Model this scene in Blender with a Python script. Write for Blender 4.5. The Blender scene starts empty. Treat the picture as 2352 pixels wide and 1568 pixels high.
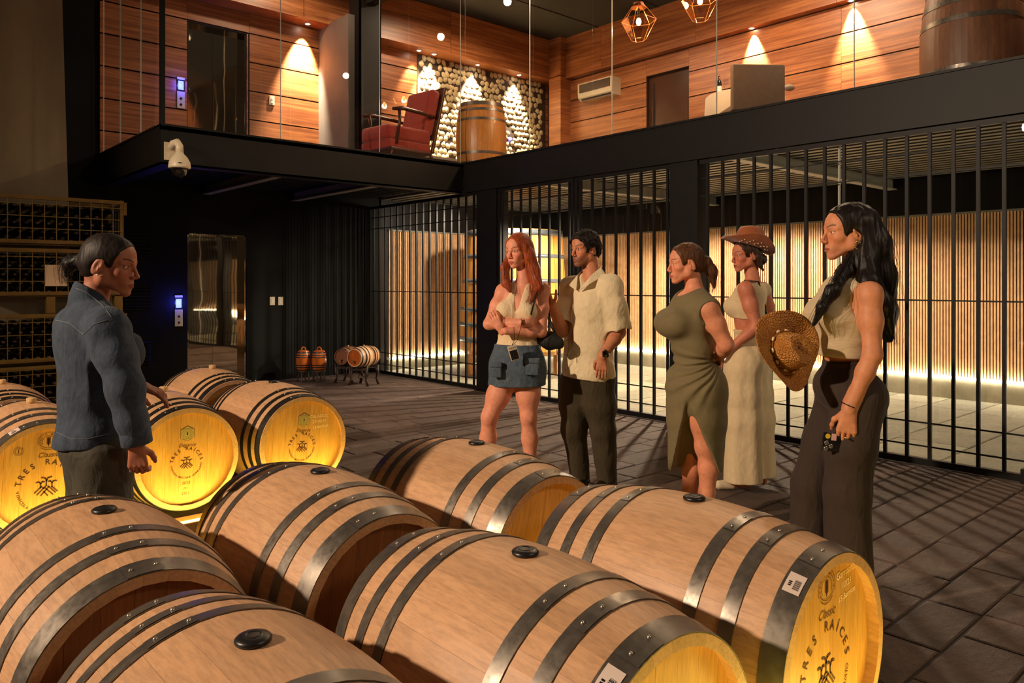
import bpy, bmesh, math, random
import numpy as np
from mathutils import Vector, Matrix, Euler
random.seed(7)
RNG = np.random.default_rng(11)
S = bpy.context.scene
COL = S.collection
PI = math.pi

# ------------------------------------------------------------------ camera
YAW = math.radians(41.5)
FPX = 1738.0
CAM_H = 1.40
HOR = 648.0
cam_d = bpy.data.cameras.new('camera')
cam = bpy.data.objects.new('camera', cam_d); COL.objects.link(cam)
cam.location = (0, 0, CAM_H)
cam.rotation_euler = (PI/2, 0, -YAW)
cam_d.sensor_width = 36.0
cam_d.lens = FPX/2352*36.0
cam_d.shift_y = -(784-HOR)/2352
cam_d.clip_start = 0.02
S.camera = cam
FW = Vector((math.sin(YAW), math.cos(YAW), 0)); RT = Vector((math.cos(YAW), -math.sin(YAW), 0))
def at(px, py, d):
    """world point seen at a photograph pixel, d metres in front of the lens"""
    return FW*d + RT*((px-1176)/FPX*d) + Vector((0, 0, CAM_H-(py-HOR)/FPX*d))

# ------------------------------------------------------------------ world, exposure
W = bpy.data.worlds.new('world'); S.world = W; W.use_nodes = True
W.node_tree.nodes['Background'].inputs[0].default_value = (1.0, 0.72, 0.5, 1)
W.node_tree.nodes['Background'].inputs[1].default_value = 0.032
S.view_settings.view_transform = 'Standard'
S.view_settings.look = 'None'
S.view_settings.exposure = 0.0
S.view_settings.gamma = 1.0
S.view_settings.use_curve_mapping = False

def light(name, kind, loc, power, color, size=0.1, target=None, spot=None, blend=0.3, size_y=None):
    l = bpy.data.lights.new(name, kind); l.energy = power; l.color = color
    if kind == 'AREA':
        l.size = size
        if size_y: l.shape = 'RECTANGLE'; l.size_y = size_y
    else:
        l.shadow_soft_size = size
    if spot: l.spot_size = math.radians(spot); l.spot_blend = blend
    o = bpy.data.objects.new(name, l); COL.objects.link(o); o.location = loc
    if target is not None:
        o.rotation_euler = (Vector(target)-Vector(loc)).to_track_quat('-Z', 'Y').to_euler()
    return o
WARM = (1.0, 0.62, 0.33)
# hall lamp high on the left of the hall
light('hall_lamp_and_fill', 'SPOT', (-5.8, 4.6, 4.6), 3500, (1.0, 0.74, 0.52), 0.14, target=(2.6, 2.4, 0.4), spot=100, blend=0.7)
# cellar down light behind the bars, throws the bar shadows over the pavers
light('cellar_lamp_and_fill', 'SPOT', (8.1, 5.85, 2.42), 900, (1.0, 0.82, 0.62), 0.035, target=(8.09, 5.85, 0), spot=168, blend=0.25)
light('hall_lamp_and_fill', 'SPOT', (2.9, -1.6, 3.6), 150, (1.0, 0.76, 0.54), 0.35, target=(3.4, 3.0, 0.8), spot=120, blend=.6)  # added soft fill from the camera side, not a lamp of the hall
light('cellar_lamp_and_fill', 'POINT', (7.0, -2.4, 2.42), 330, (1.0, 0.82, 0.58), 0.05)  # added light, brightens the unseen cellar end mirrored in the lift doors
light('cellar_vat_lamp', 'SPOT', (6.75, 7.7, 2.5), 420, (1.0, 0.82, 0.64), 0.05, target=(7.2, 8.8, .6), spot=150, blend=0.5)

# fill lights added under the upper ceiling, outside the frame
for _p, _e in (((7.1, 8.4, 5.78), 150), ((8.0, 5.0, 5.78), 230), ((8.0, 1.6, 5.78), 150), ((4.6, 8.9, 5.78), 60)):
    light('upper_fill_light', 'SPOT', _p, _e*1.25, (1.0, .72, .46), .06, target=(_p[0]+.01, _p[1], 0), spot=165, blend=.3)

# ------------------------------------------------------------------ helpers
ORG = {}
def org(o): return ORG.get(o.name, Vector((0, 0, 0))) if o else Vector((0, 0, 0))
def tag(o, label=None, cat=None, group=None, kind=None):
    if label: o['label'] = label
    if cat: o['category'] = cat
    if group: o['group'] = group
    if kind: o['kind'] = kind
    return o
def thing(name, label, cat, loc=(0, 0, 0), group=None):
    o = bpy.data.objects.new(name, None); COL.objects.link(o); o.location = loc
    o.empty_display_size = 0.1
    ORG[o.name] = Vector(loc)
    return tag(o, label, cat, group)
def mesh_from(name, V, F, m=None, smooth=False):
    me = bpy.data.meshes.new(name); me.from_pydata([tuple(v) for v in V], [], [tuple(f) for f in F])
    if m is not None:
        for mm in (m if isinstance(m, (list, tuple)) else [m]): me.materials.append(mm)
    if smooth: me.polygons.foreach_set('use_smooth', [True]*len(me.polygons))
    me.update(); return me
def link(name, me, parent=None, loc=None):
    o = bpy.data.objects.new(name, me); COL.objects.link(o)
    if parent: o.parent = parent
    if loc is not None: o.location = loc
    return o
class MB:
    """collects shapes in world coordinates, links them as one mesh object"""
    def __init__(s): s.V = []; s.F = []
    def add(s, V, F):
        n = len(s.V); s.V += [Vector(v) for v in V]; s.F += [tuple(i+n for i in f) for f in F]; return s
    def box(s, x0, x1, y0, y1, z0, z1, b=0.0):
        if b <= 0:
            V = [(x, y, z) for x in (x0, x1) for y in (y0, y1) for z in (z0, z1)]
            F = [(0, 1, 3, 2), (4, 6, 7, 5), (0, 4, 5, 1), (2, 3, 7, 6), (0, 2, 6, 4), (1, 5, 7, 3)]
            return s.add(V, F)
        bm = bmesh.new(); bmesh.ops.create_cube(bm, size=1)
        for v in bm.verts:
            v.co = Vector(((x0+x1)/2+v.co.x*(x1-x0), (y0+y1)/2+v.co.y*(y1-y0), (z0+z1)/2+v.co.z*(z1-z0)))
        bmesh.ops.bevel(bm, geom=bm.edges[:], offset=b, segments=2, affect='EDGES', profile=0.6)
        return s.bm(bm)
    def bm(s, bm):
        bm.verts.index_update(); bm.verts.ensure_lookup_table()
        s.add([v.co.copy() for v in bm.verts], [[v.index for v in f.verts] for f in bm.faces]); bm.free(); return s
    def tube(s, pts, r, n=8, caps=True, squash=None):
        pts = [Vector(p) for p in pts]; rs = r if isinstance(r, (list, tuple)) else [r]*len(pts)
        V = []; F = []; up = None
        for i, p in enumerate(pts):
            t = (pts[min(i+1, len(pts)-1)]-pts[max(i-1, 0)]).normalized()
            if up is None:
                up = Vector((0, 0, 1)) if abs(t.z) < .9 else Vector((1, 0, 0))
            a = t.cross(up); 
            if a.length < 1e-6: a = t.orthogonal()
            a.normalize(); b = a.cross(t).normalized(); up = b
            for k in range(n):
                th = 2*PI*k/n; V.append(p+(a*math.cos(th)+b*math.sin(th)*(squash or 1))*rs[i])
        m = len(pts)
        for i in range(m-1):
            for k in range(n):
                F.append((i*n+k, i*n+(k+1) % n, (i+1)*n+(k+1) % n, (i+1)*n+k))
        if caps: F.append(tuple(range(n-1, -1, -1))); F.append(tuple((m-1)*n+k for k in range(n)))
        return s.add(V, F)
    def lathe(s, prof, c=(0, 0, 0), n=32, axis='Z', caps=True):
        V = []; F = []; c = Vector(c)
        for (r, h) in prof:
            for k in range(n):
                a = 2*PI*k/n; x, y = r*math.cos(a), r*math.sin(a)
                V.append(c+(Vector((x, y, h)) if axis == 'Z' else Vector((x, h, -y)) if axis == 'Y' else Vector((h, x, y))))
        for i in range(len(prof)-1):
            for k in range(n):
                F.append((i*n+k, i*n+(k+1) % n, (i+1)*n+(k+1) % n, (i+1)*n+k))
        if caps and prof[0][0] > 1e-5: F.append(tuple(range(n-1, -1, -1)))
        if caps and prof[-1][0] > 1e-5: F.append(tuple((len(prof)-1)*n+k for k in range(n)))
        return s.add(V, F)
    def ell(s, c, r, n=16, rot=None):
        bm = bmesh.new(); bmesh.ops.create_uvsphere(bm, u_segments=n, v_segments=max(6, n//2), radius=1)
        for v in bm.verts:
            q = Vector((v.co.x*r[0], v.co.y*r[1], v.co.z*r[2]))
            if rot: q = rot @ q
            v.co = q+Vector(c)
        return s.bm(bm)
    def strip(s, pts, w, z=0.0):
        """flat stroke in the u,v plane: pts list of (u,v)"""
        for (a, b) in zip(pts, pts[1:]):
            a = Vector((a[0], a[1])); b = Vector((b[0], b[1])); t = (b-a)
            if t.length < 1e-6: continue
            t.normalize(); n = Vector((-t.y, t.x))*w/2; a2 = a-t*w*.3; b2 = b+t*w*.3
            s.add([(p.x, 0, p.y) for p in (a2+n, a2-n, b2-n, b2+n)], [(0, 1, 2, 3)])
        return s
    def xf(s, M):
        s.V = [M @ v for v in s.V]; return s
    def mesh(s, name, m, smooth=False, off=Vector((0, 0, 0))):
        return mesh_from(name, [v-off for v in s.V], s.F, m, smooth)
    def build(s, name, m, parent=None, smooth=False, autosmooth=None):
        o = link(name, s.mesh(name, m, smooth or autosmooth is not None, org(parent)), parent)
        ORG[o.name] = org(parent)
        if autosmooth is not None:
            try: o.data.set_sharp_from_angle(angle=math.radians(autosmooth))
            except Exception: pass
        return o
    def thing(s, name, m, label, cat, group=None, smooth=False, autosmooth=None):
        """one-mesh thing with its origin at its base"""
        vs = s.V; c = Vector((sum(v.x for v in vs)/len(vs), sum(v.y for v in vs)/len(vs), min(v.z for v in vs)))
        o = link(name, s.mesh(name, m, smooth or autosmooth is not None, c)); o.location = c
        if autosmooth is not None: o.data.set_sharp_from_angle(angle=math.radians(autosmooth))
        ORG[o.name] = c
        return tag(o, label, cat, group)
def struct(o): o['kind'] = 'structure'; return o
def dup(root, loc=None, rot=None, label=None, group=None):
    r = root.copy(); COL.objects.link(r)
    if loc is not None: r.location = loc
    if rot is not None: r.rotation_euler = rot
    if label: r['label'] = label
    if group: r['group'] = group
    for ch in list(root.children):
        c = ch.copy(); COL.objects.link(c); c.parent = r
        for g in ch.children:
            d = g.copy(); COL.objects.link(d); d.parent = c
    return r

# ------------------------------------------------------------------ materials
def sc(c): 
    """sRGB 0-255 -> linear"""
    return tuple((x/255/12.92 if x/255 <= .04045 else ((x/255+.055)/1.055)**2.4) for x in c)+(1,)
class Nodes:
    def __init__(s, name):
        s.m = bpy.data.materials.new(name); s.m.use_nodes = True; s.t = s.m.node_tree; s.N = s.t.nodes; s.L = s.t.links
        s.b = s.N['Principled BSDF']; s.out = s.N['Material Output']
    def n(s, ty, **kw):
        x = s.N.new(ty)
        for k, v in kw.items(): setattr(x, k, v)
        return x
    def link(s, a, b): s.L.new(a, b)
    def coord(s, kind='Object', scale=(1, 1, 1)):
        tc = s.n('ShaderNodeTexCoord'); mp = s.n('ShaderNodeMapping'); mp.inputs['Scale'].default_value = scale
        s.link(tc.outputs[kind], mp.inputs[0])
        return mp.outputs[0]
    def randshift(s, vec, amt=30.0):
        oi = s.n('ShaderNodeObjectInfo'); ml = s.n('ShaderNodeMath', operation='MULTIPLY'); ml.inputs[1].default_value = amt
        s.link(oi.outputs['Random'], ml.inputs[0]); va = s.n('ShaderNodeVectorMath', operation='ADD')
        s.link(vec, va.inputs[0]); s.link(ml.outputs[0], va.inputs[1]); return va.outputs[0], oi.outputs['Random']
    def noise(s, vec, scale, detail=4, rough=.55, dist=0.0):
        t = s.n('ShaderNodeTexNoise'); t.inputs['Scale'].default_value = scale; t.inputs['Detail'].default_value = detail
        t.inputs['Roughness'].default_value = rough; t.inputs['Distortion'].default_value = dist
        s.link(vec, t.inputs['Vector']); return t.outputs['Fac']
    def ramp(s, fac, stops, interp='LINEAR'):
        r = s.n('ShaderNodeValToRGB'); r.color_ramp.interpolation = interp; el = r.color_ramp.elements
        while len(el) < len(stops): el.new(0.5)
        for e, (p, c) in zip(el, stops): e.position = p; e.color = c
        s.link(fac, r.inputs[0]); return r.outputs[0]
    def mix(s, fac, a, b, mode='MIX'):
        x = s.n('ShaderNodeMix', data_type='RGBA', blend_type=mode)
        for sock, v in ((x.inputs[0], fac), (x.inputs[6], a), (x.inputs[7], b)):
            if hasattr(v, 'type') and hasattr(v, 'links'): s.link(v, sock)
            else: sock.default_value = v
        return x.outputs[2]
    def bump(s, h, strength=.3, dist=.01):
        b = s.n('ShaderNodeBump'); b.inputs['Strength'].default_value = strength; b.inputs['Distance'].default_value = dist
        s.link(h, b.inputs['Height']); s.link(b.outputs[0], s.b.inputs['Normal']); return b
    def set(s, **kw):
        for k, v in kw.items():
            k = k.replace('_', ' ')
            if hasattr(v, 'links'): s.link(v, s.b.inputs[k])
            else: s.b.inputs[k].default_value = v
        return s.m
def plain(name, c, rough=.5, metal=0.0, noise=0.0, nscale=20, bump=0.0, bscale=80, bdist=.003, spec=None, scale=(1, 1, 1), emit=None, coat=0, rand=0.0, sheen=0):
    k = Nodes(name); c = sc(c); k.set(Roughness=rough, Metallic=metal)
    vec = k.coord('Object', scale)
    base = c
    if noise > 0:
        f = k.noise(vec, nscale, 5)
        base = k.ramp(f, [(.3, tuple(x*(1-noise) for x in c[:3])+(1,)), (.7, tuple(min(1, x*(1+noise)) for x in c[:3])+(1,))])
    if rand > 0:
        oi = k.n('ShaderNodeObjectInfo')
        r = k.ramp(oi.outputs['Random'], [(0, (1-rand,)*3+(1,)), (1, (1+rand,)*3+(1,))])
        base = k.mix(1.0, base, r, 'MULTIPLY')
    k.set(Base_Color=base)
    if bump > 0: k.bump(k.noise(vec, bscale, 4), bump, bdist)
    if spec is not None: k.b.inputs['Specular IOR Level'].default_value = spec
    if coat: k.b.inputs['Coat Weight'].default_value = coat
    if sheen: k.b.inputs['Sheen Weight'].default_value = sheen
    if emit: k.b.inputs['Emission Color'].default_value = sc(emit[0]); k.b.inputs['Emission Strength'].default_value = emit[1]
    return k.m
def wood(name, stops, scale, rough=.5, nscale=3.0, bump=.15, rand=.15, fine=True, dist=.6, coat=0):
    """grain runs along the axis whose scale is smallest"""
    k = Nodes(name); v, r = k.randshift(k.coord('Object', scale))
    f = k.noise(v, nscale, 6, .6, dist)
    col = k.ramp(f, [(p, sc(c)) for p, c in stops])
    if fine:
        f2 = k.noise(v, nscale*9, 3, .7)
        col = k.mix(1.0, col, k.ramp(f2, [(.3, (.78, .78, .78, 1)), (.6, (1.06, 1.06, 1.06, 1))]), 'MULTIPLY')
    col = k.mix(1.0, col, k.ramp(r, [(0, (1-rand,)*3+(1,)), (.5, (1, 1, 1, 1)), (1, (1+rand*.6, 1+rand*.5, 1+rand*.4, 1))]), 'MULTIPLY')
    k.set(Base_Color=col, Roughness=rough)
    if coat: k.b.inputs['Coat Weight'].default_value = coat; k.b.inputs['Coat Roughness'].default_value = .15
    k.bump(k.noise(v, nscale*6, 4), bump, .003); return k.m
def emission(name, c, strength):
    k = Nodes(name); k.set(Base_Color=(0, 0, 0, 1)); k.b.inputs['Emission Color'].default_value = tuple(c)+(1,) if len(c) == 3 else c
    k.b.inputs['Emission Strength'].default_value = strength; return k.m
def glass(name, tint=(1, 1, 1), refl=1.0, base=.02):
    k = Nodes(name); k.N.remove(k.b)
    tr = k.n('ShaderNodeBsdfTransparent'); tr.inputs[0].default_value = tuple(tint)+(1,)
    gl = k.n('ShaderNodeBsdfGlossy'); gl.inputs['Roughness'].default_value = 0.0
    fr = k.n('ShaderNodeFresnel'); fr.inputs[0].default_value = 1.5
    ml = k.n('ShaderNodeMath', operation='MULTIPLY_ADD'); ml.inputs[1].default_value = refl; ml.inputs[2].default_value = base
    mx = k.n('ShaderNodeMixShader'); k.link(fr.outputs[0], ml.inputs[0]); k.link(ml.outputs[0], mx.inputs[0])
    geo = k.n('ShaderNodeNewGeometry'); fb = k.n('ShaderNodeMath', operation='SUBTRACT'); fb.inputs[0].default_value = 1; k.link(geo.outputs['Backfacing'], fb.inputs[1])
    m2 = k.n('ShaderNodeMath', operation='MULTIPLY'); k.link(ml.outputs[0], m2.inputs[0]); k.link(fb.outputs[0], m2.inputs[1]); k.link(m2.outputs[0], mx.inputs[0])
    k.link(tr.outputs[0], mx.inputs[1]); k.link(gl.outputs[0], mx.inputs[2]); k.link(mx.outputs[0], k.out.inputs[0]); return k.m

M = {}
M['steel_black'] = plain('black_painted_steel', (13, 11, 10), .5, 0, .25, 6, .05, spec=.25)
M['wall_black'] = plain('black_wall_paint', (13, 12, 11), .8, 0, .3, 4, .1, 40, spec=.2)
M['ceiling_dark'] = plain('dark_ceiling_paint', (44, 42, 40), .8, 0, .15, 3)
M['deck'] = plain('grey_steel_deck', (96, 92, 80), .5, .2, .15, 5)
M['deck_gap'] = plain('deck_gap_dark', (20, 19, 17), .8)
M['beam_grey'] = plain('grey_painted_beam', (120, 116, 104), .5, 0, .1, 5)
M['concrete'] = plain('board_marked_concrete', (128, 112, 88), .85, 0, .22, 2.2, .3, 30, .004, scale=(1, 1, .3))
M['plinth'] = plain('cellar_plaster', (120, 110, 88), .8, 0, .2, 5, .2, 30)
M['glass'] = glass('balcony_glass')
M['glass_c'] = glass('cellar_glass', (.96, .97, .95))
M['glass_edge'] = plain('polished_glass_edge', (205, 205, 195), .12, 0, spec=1.0)
M['wall_wood'] = wood('veneer_boards', [(.25, (104, 56, 30)), (.45, (150, 88, 48)), (.62, (184, 116, 66)), (.8, (206, 142, 88))], (.35, .35, 11), .40, 2.4, .05, .10)
M['groove'] = plain('groove_dark', (40, 20, 12), .8)
M['slat'] = plain('oak_slat', (212, 166, 120), .5, 0, .15, 12, rand=.05)
M['slat_back'] = plain('slat_backing', (34, 24, 16), .8)
M['stainless'] = None
M['white_plastic'] = plain('white_plastic', (225, 215, 200), .4)
M['cream_plastic'] = plain('cream_plastic', (214, 200, 172), .4)
M['dark_plastic'] = plain('dark_plastic', (24, 24, 26), .25)
M['led'] = emission('led_strip', (1.0, .90, .70), 46)
M['led_y'] = emission('amber_led_strip', (1.0, .62, .12), 9)
M['blue'] = emission('blue_display', (.06, .08, 1.0), 9)
M['bulb'] = emission('warm_bulb', (1.0, .62, .25), 28)
M['spot_lens'] = emission('spot_lens', (1.0, .85, .7), 60)
def stainless():
    k = Nodes('brushed_stainless'); v = k.coord('Object', (1, 1, 1)); k.set(Base_Color=sc((205, 190, 165)), Metallic=1.0, Roughness=.03)
    f = k.noise(k.coord('Object', (.5, 1, 1.6)), 1.5, 1); k.bump(f, .16, .03); return k.m
M['stainless'] = stainless()
def paver_mat(name, a, b, rough=.62):
    k = Nodes(name); v, r = k.randshift(k.coord('Object', (1, 1, 1)))
    f = k.noise(v, 4, 6, .65); f2 = k.noise(v, 26, 5, .7)
    col = k.mix(f2, k.ramp(f, [(.3, sc(a)), (.7, sc(b))]), sc(tuple(int(x*.8) for x in a)))
    col = k.mix(1.0, col, k.ramp(r, [(0, (.8, .8, .8, 1)), (1, (1.12, 1.12, 1.12, 1))]), 'MULTIPLY')
    k.set(Base_Color=col, Roughness=rough); h = k.noise(k.coord('Object', (1, 2.6, 1)), 9, 7, .7); k.bump(h, .9, .03); return k.m
M['paver'] = paver_mat('dark_cantera_paver', (92, 72, 62), (122, 98, 84), .8)
M['paver_joint'] = plain('dark_joint', (50, 39, 31), .9, 0, .3, 20)
M['cellar_floor'] = paver_mat('pale_cellar_paver', (150, 142, 118), (186, 178, 150), .75)
# ================================================================== structure
XF, YB, YE, XL, XR = 6.16, 10.35, 7.95, 2.37, 10.06
ZT, ZB, ZF, ZC = 2.98, 2.58, 2.90, 5.86
# hall floor: mortar bed plus pavers
fl = struct(MB().box(-7.5, XF+.08, -9, YB+.3, -.2, -.007).build('floor', M['paver_joint']))
def pavers(parent, x0, x1, y0, y1, row, mat_, zt, near, limit, seed, dx=(.42, .85), name='paving_stone'):
    rnd = random.Random(seed); cand = []
    y = y0
    while y < y1-.02:
        w = row*rnd.uniform(.85, 1.12); yy = min(y+w, y1)
        x = x0-rnd.uniform(0, .5)
        while x < x1-.02:
            l = rnd.uniform(*dx); xx = min(x+l, x1); xa = max(x, x0)
            if xx-xa > .05: cand.append((xa, xx, y, yy))
            x += l
        y = yy
    def vis(c):
        cx, cy = (c[0]+c[1])/2, (c[2]+c[3])/2; p = Vector((cx, cy, 0)); d = p.dot(FW)
        if d < .8: return 99
        px = 1176+FPX*p.dot(RT)/d; py = HOR+FPX*CAM_H/d
        if px < -60 or px > 2420 or py > 1650: return 99
        return near(cx, cy, d)
    cand.sort(key=vis); g = .005; rest = MB(); n = 0
    for c in cand:
        x0_, x1_, y0_, y1_ = c[0]+g, c[1]-g, c[2]+g, c[3]-g
        j = [rnd.uniform(-.006, .006) for _ in range(8)]; dz = [zt+rnd.uniform(-.002, .002) for _ in range(4)]
        lo = [(x0_+j[0], y0_+j[1]), (x1_+j[2], y0_+j[3]), (x1_+j[4], y1_+j[5]), (x0_+j[6], y1_+j[7])]
        b = .007; cx, cy = (x0_+x1_)/2, (y0_+y1_)/2
        V = [(p[0], p[1], zt-.05) for p in lo]+[(p[0], p[1], z-.004) for p, z in zip(lo, dz)]+[(p[0]+(b if p[0] < cx else -b), p[1]+(b if p[1] < cy else -b), z) for p, z in zip(lo, dz)]
        F = [(0, 1, 5, 4), (1, 2, 6, 5), (2, 3, 7, 6), (3, 0, 4, 7), (4, 5, 9, 8), (5, 6, 10, 9), (6, 7, 11, 10), (7, 4, 8, 11), (8, 9, 10, 11)]
        if vis(c) < 50 and n < limit:
            mb = MB().add(V, F); c0 = Vector((cx, cy, zt)); o = link(name, mb.mesh(name, mat_, False, c0), parent, c0); n += 1
        elif c[0] > -4: rest.add(V, F)
    o = rest.build('far_paving', mat_, parent); o['kind'] = 'stuff'
def near_hall(x, y, d):
    # stones hidden under the barrel rows rank last
    if .1 < x < 2.5 and .9 < y < 3.1: return 60
    return d
pavers(fl, -4, XF+.02, -2, YB+.25, .26, M['paver'], 0.0, near_hall, 290, 3, (.28, .62))
cf = struct(MB().box(XF+.08, XR+.3, -9, YB+.3, -.2, -.012).build('floor', M['paver_joint']))
pavers(cf, XF+.10, XR, -2, YB, .62, M['cellar_floor'], 0.0, lambda x, y, d: d, 120, 5, (.9, 1.3))

# back wall, lower part
struct(MB().box(-7.5, 3.42, YB, YB+.3, 0, ZC+.1).box(4.22, XF+.2, YB, YB+.3, 0, ZF).box(3.42, 4.22, YB, YB+.3, 2.05, 2.9).build('wall_back', M['wall_black']))
# fine vertical ribs on the dark wall between the lift and the bars
rw = MB()
x = 4.75
while x < XF-.05:
    rw.box(x, x+.03, YB-.006, YB, 0.02, 2.55); x += .045
o = rw.build('ribbed_cladding', M['wall_black'], bpy.data.objects['wall_back']); o['kind'] = 'stuff'
# louvre vents in the dark wall
for (py0, py1) in ((535, 590), (662, 712), (783, 836)):
    d = 9.75; z0 = CAM_H+(HOR-py1)/FPX*d; z1 = CAM_H+(HOR-py0)/FPX*d
    v = thing('louvre_vent', {535: 'black louvre vent high on the dark wall beside the bottle cages', 662: 'black louvre vent at chest height on the dark wall left of the lift', 783: 'black louvre vent low on the dark wall just above the barrels'}[py0], 'vent', (2.75, YB, z0))
    MB().box(2.52, 2.98, YB-.012, YB, z0, z1).build('vent_frame', M['wall_black'], v)
    n = 7
    for i in range(n):
        zz = z0+.012+(z1-z0-.03)*i/(n-1)
        MB().add([(2.54, YB-.03, zz), (2.96, YB-.03, zz), (2.96, YB-.012, zz+.022), (2.54, YB-.012, zz+.022), (2.54, YB-.03, zz+.006), (2.96, YB-.03, zz+.006)], [(0, 1, 2, 3), (0, 4, 5, 1), (4, 3, 2, 5)]).build('slat', M['steel_black'], v)
struct(MB().box(-7.8, -7.5, -9, YB+.3, 0, ZC+.1).build('wall_left', M['wall_black']))
# concrete pier behind the bottle cages
struct(MB().add([(-.6, 9.35, 0), (1.90, 9.35, 0), (1.90, 10.3, 0), (-.6, 10.3, 0), (-.6, 9.35, 5.9), (1.74, 9.35, 5.9), (1.74, 10.3, 5.9), (-.6, 10.3, 5.9)], [(0, 3, 2, 1), (4, 5, 6, 7), (0, 1, 5, 4), (1, 2, 6, 5), (2, 3, 7, 6), (3, 0, 4, 7)]).build('trim_1', M['concrete']))

# balcony slab, edge beams, under-beams
struct(MB().box(XL+.06, XR+.3, YE+.06, YB+.3, 2.74, ZF).build('floor', M['ceiling_dark']))
struct(MB().box(XF+.06, XR+.3, -2, YE+.06, 2.76, ZF).build('floor', M['ceiling_dark']))
def ibeam_x(name, x0, x1, y, z0, z1, w, m):   # channel beam, web outside
    return MB().box(x0, x1, y, y+.02, z0, z1).box(x0, x1, y-.0, y+w, z0, z0+.02).box(x0, x1, y-.012, y+w, z1-.02, z1).box(x0, x1, y+w*.0, y+.03, z1-.06, z1-.02).build(name, m)
struct(ibeam_x('trim_2', XL, XF+.02, YE, ZB, ZT, .16, M['steel_black']))
struct(MB().box(XL, XL+.02, YE+.021, YB, ZB, ZT).box(XL, XL+.16, YE+.17, YB, ZB, ZB+.02).box(XL-.012, XL+.16, YE+.17, YB, ZT-.02, ZT).build('trim_3', M['steel_black']))
struct(MB().box(XF, XF+.02, -9, YE-.02, ZB, ZT).box(XF, XF+.18, -2, YE-.02, ZB, ZB+.02).box(XF-.012, XF+.18, -2, YE-.02, ZT-.02, ZT).box(XF-.02, XF, -2, YE-.02, ZB+.0, ZB+.03).build('trim_4', M['steel_black']))
for i, xx in enumerate((3.62, 4.88)):
    struct(MB().box(xx, xx+.10, YE+.17, YB, ZB, ZB+.015).box(xx+.045, xx+.06, YE+.17, YB, ZB+.015, 2.74).build('trim_%d' % (5+i), M['beam_grey']))
dk = struct(MB().box(XL+.05, XF, YE+.05, YB, 2.735, 2.745).build('ceiling', M['deck_gap']))
yy = YE+.2
while yy < YB-.06:
    MB().box(XL+.05, XF, yy, yy+.08, 2.70, 2.735).build('deck_rib', M['wall_black'], dk); yy += .16
# cellar ceiling deck and beams
dk = struct(MB().box(XF+.1, XR+.02, -9, YB, 2.745, 2.755).build('ceiling', M['deck_gap']))
xx = XF+.22
while xx < XR-.05:
    MB().box(xx, xx+.085, -9, YB, 2.70, 2.745).build('deck_rib', M['deck'], dk); xx += .165
for i, y_ in enumerate((1.05, 4.0, 6.6, -2.2, -5.4)):
    struct(MB().box(XF+.19, XR, y_, y_+.012, 2.585, 2.70).box(XF+.19, XR, y_-.05, y_+.06, 2.57, 2.585).build('trim_%d' % (50+i), M['beam_grey']))
# slatted oak walls of the cellar with light strips
w = struct(MB().box(XR, XR+.3, -9, YB+.3, 0, 2.9).build('wall_right', M['slat_back']))
MB().box(XR-.05, XR, -9, YB, 2.24, 2.74).build('upper_band', M['steel_black'], w)
MB().box(XR-.05, XR, -9, YB-.05, 0, .235).build('plinth', M['plinth'], w)
MB().box(XR-.055, XR-.02, -9, YB-.05, 2.215, 2.24).build('top_rail', M['beam_grey'], w)
sl = MB(); y = -9
while y < YB-.08: sl.box(XR-.030, XR-.002, y, y+.020, .27, 2.215); y += .0335
o = sl.build('oak_slats', M['slat'], w); o['kind'] = 'stuff'
w2 = struct(MB().box(XF+.2, XR, YB, YB+.3, 0, 2.9).build('wall_back', M['slat_back']))
MB().box(XF+.2, XR-.05, YB-.05, YB, 2.24, 2.74).build('upper_band', M['steel_black'], w2)
MB().box(XF+.34, XR-.05, YB-.05, YB, 0, .17).build('plinth', M['plinth'], w2)
MB().box(XF+.34, XR-.05, YB-.055, YB-.02, 2.215, 2.24).build('top_rail', M['beam_grey'], w2)
sl = MB(); x = XF+.36
while x < XR-.08: sl.box(x, x+.023, YB-.03, YB-.002, .20, 2.215); x += .040
o = sl.build('oak_slats', M['slat'], w2); o['kind'] = 'stuff'
MB().box(XR-.075, XR-.055, -8.5, YB-.1, .24, .268).thing('light_strip', M['led'], 'glowing LED strip along the foot of the long slatted cellar wall', 'light')
MB().box(XF+.36, XR-.1, YB-.075, YB-.055, .175, .203).thing('light_strip', M['led'], 'glowing LED strip along the foot of the back slatted wall behind the bars', 'light')
# glass screen behind the bars
for i, (a, b) in enumerate(((7.72, 10.3), (5.96, 7.22), (4.58, 5.90), (2.94, 4.24), (1.2, 2.93), (-1, 1.19))):
    g = struct(MB().box(XF+.10, XF+.112, a, b, .03, 2.56).build('window_%d' % (i+1), M['glass_c']))
struct(MB().box(XF+.095, XF+.117, 2.93, 2.942, .03, 2.56).build('trim_11', M['glass_edge']))

struct(MB().box(XF+.02, XF+.16, -9, -1.02, 0, ZB).build('wall_light_block', M['wall_black']))  # unseen wall, added to keep the second cellar light off the hall floor
# black columns on the line of the bars
for i, (a, b) in enumerate(((7.26, 7.66), (4.27, 4.55))):
    struct(MB().box(XF+.0, XF+.2, a, b, 0, ZB).box(XF-.02, XF+.22, a-.03, b+.03, 0, .015).build('trim_%d' % (12+i), M['steel_black']))
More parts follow.
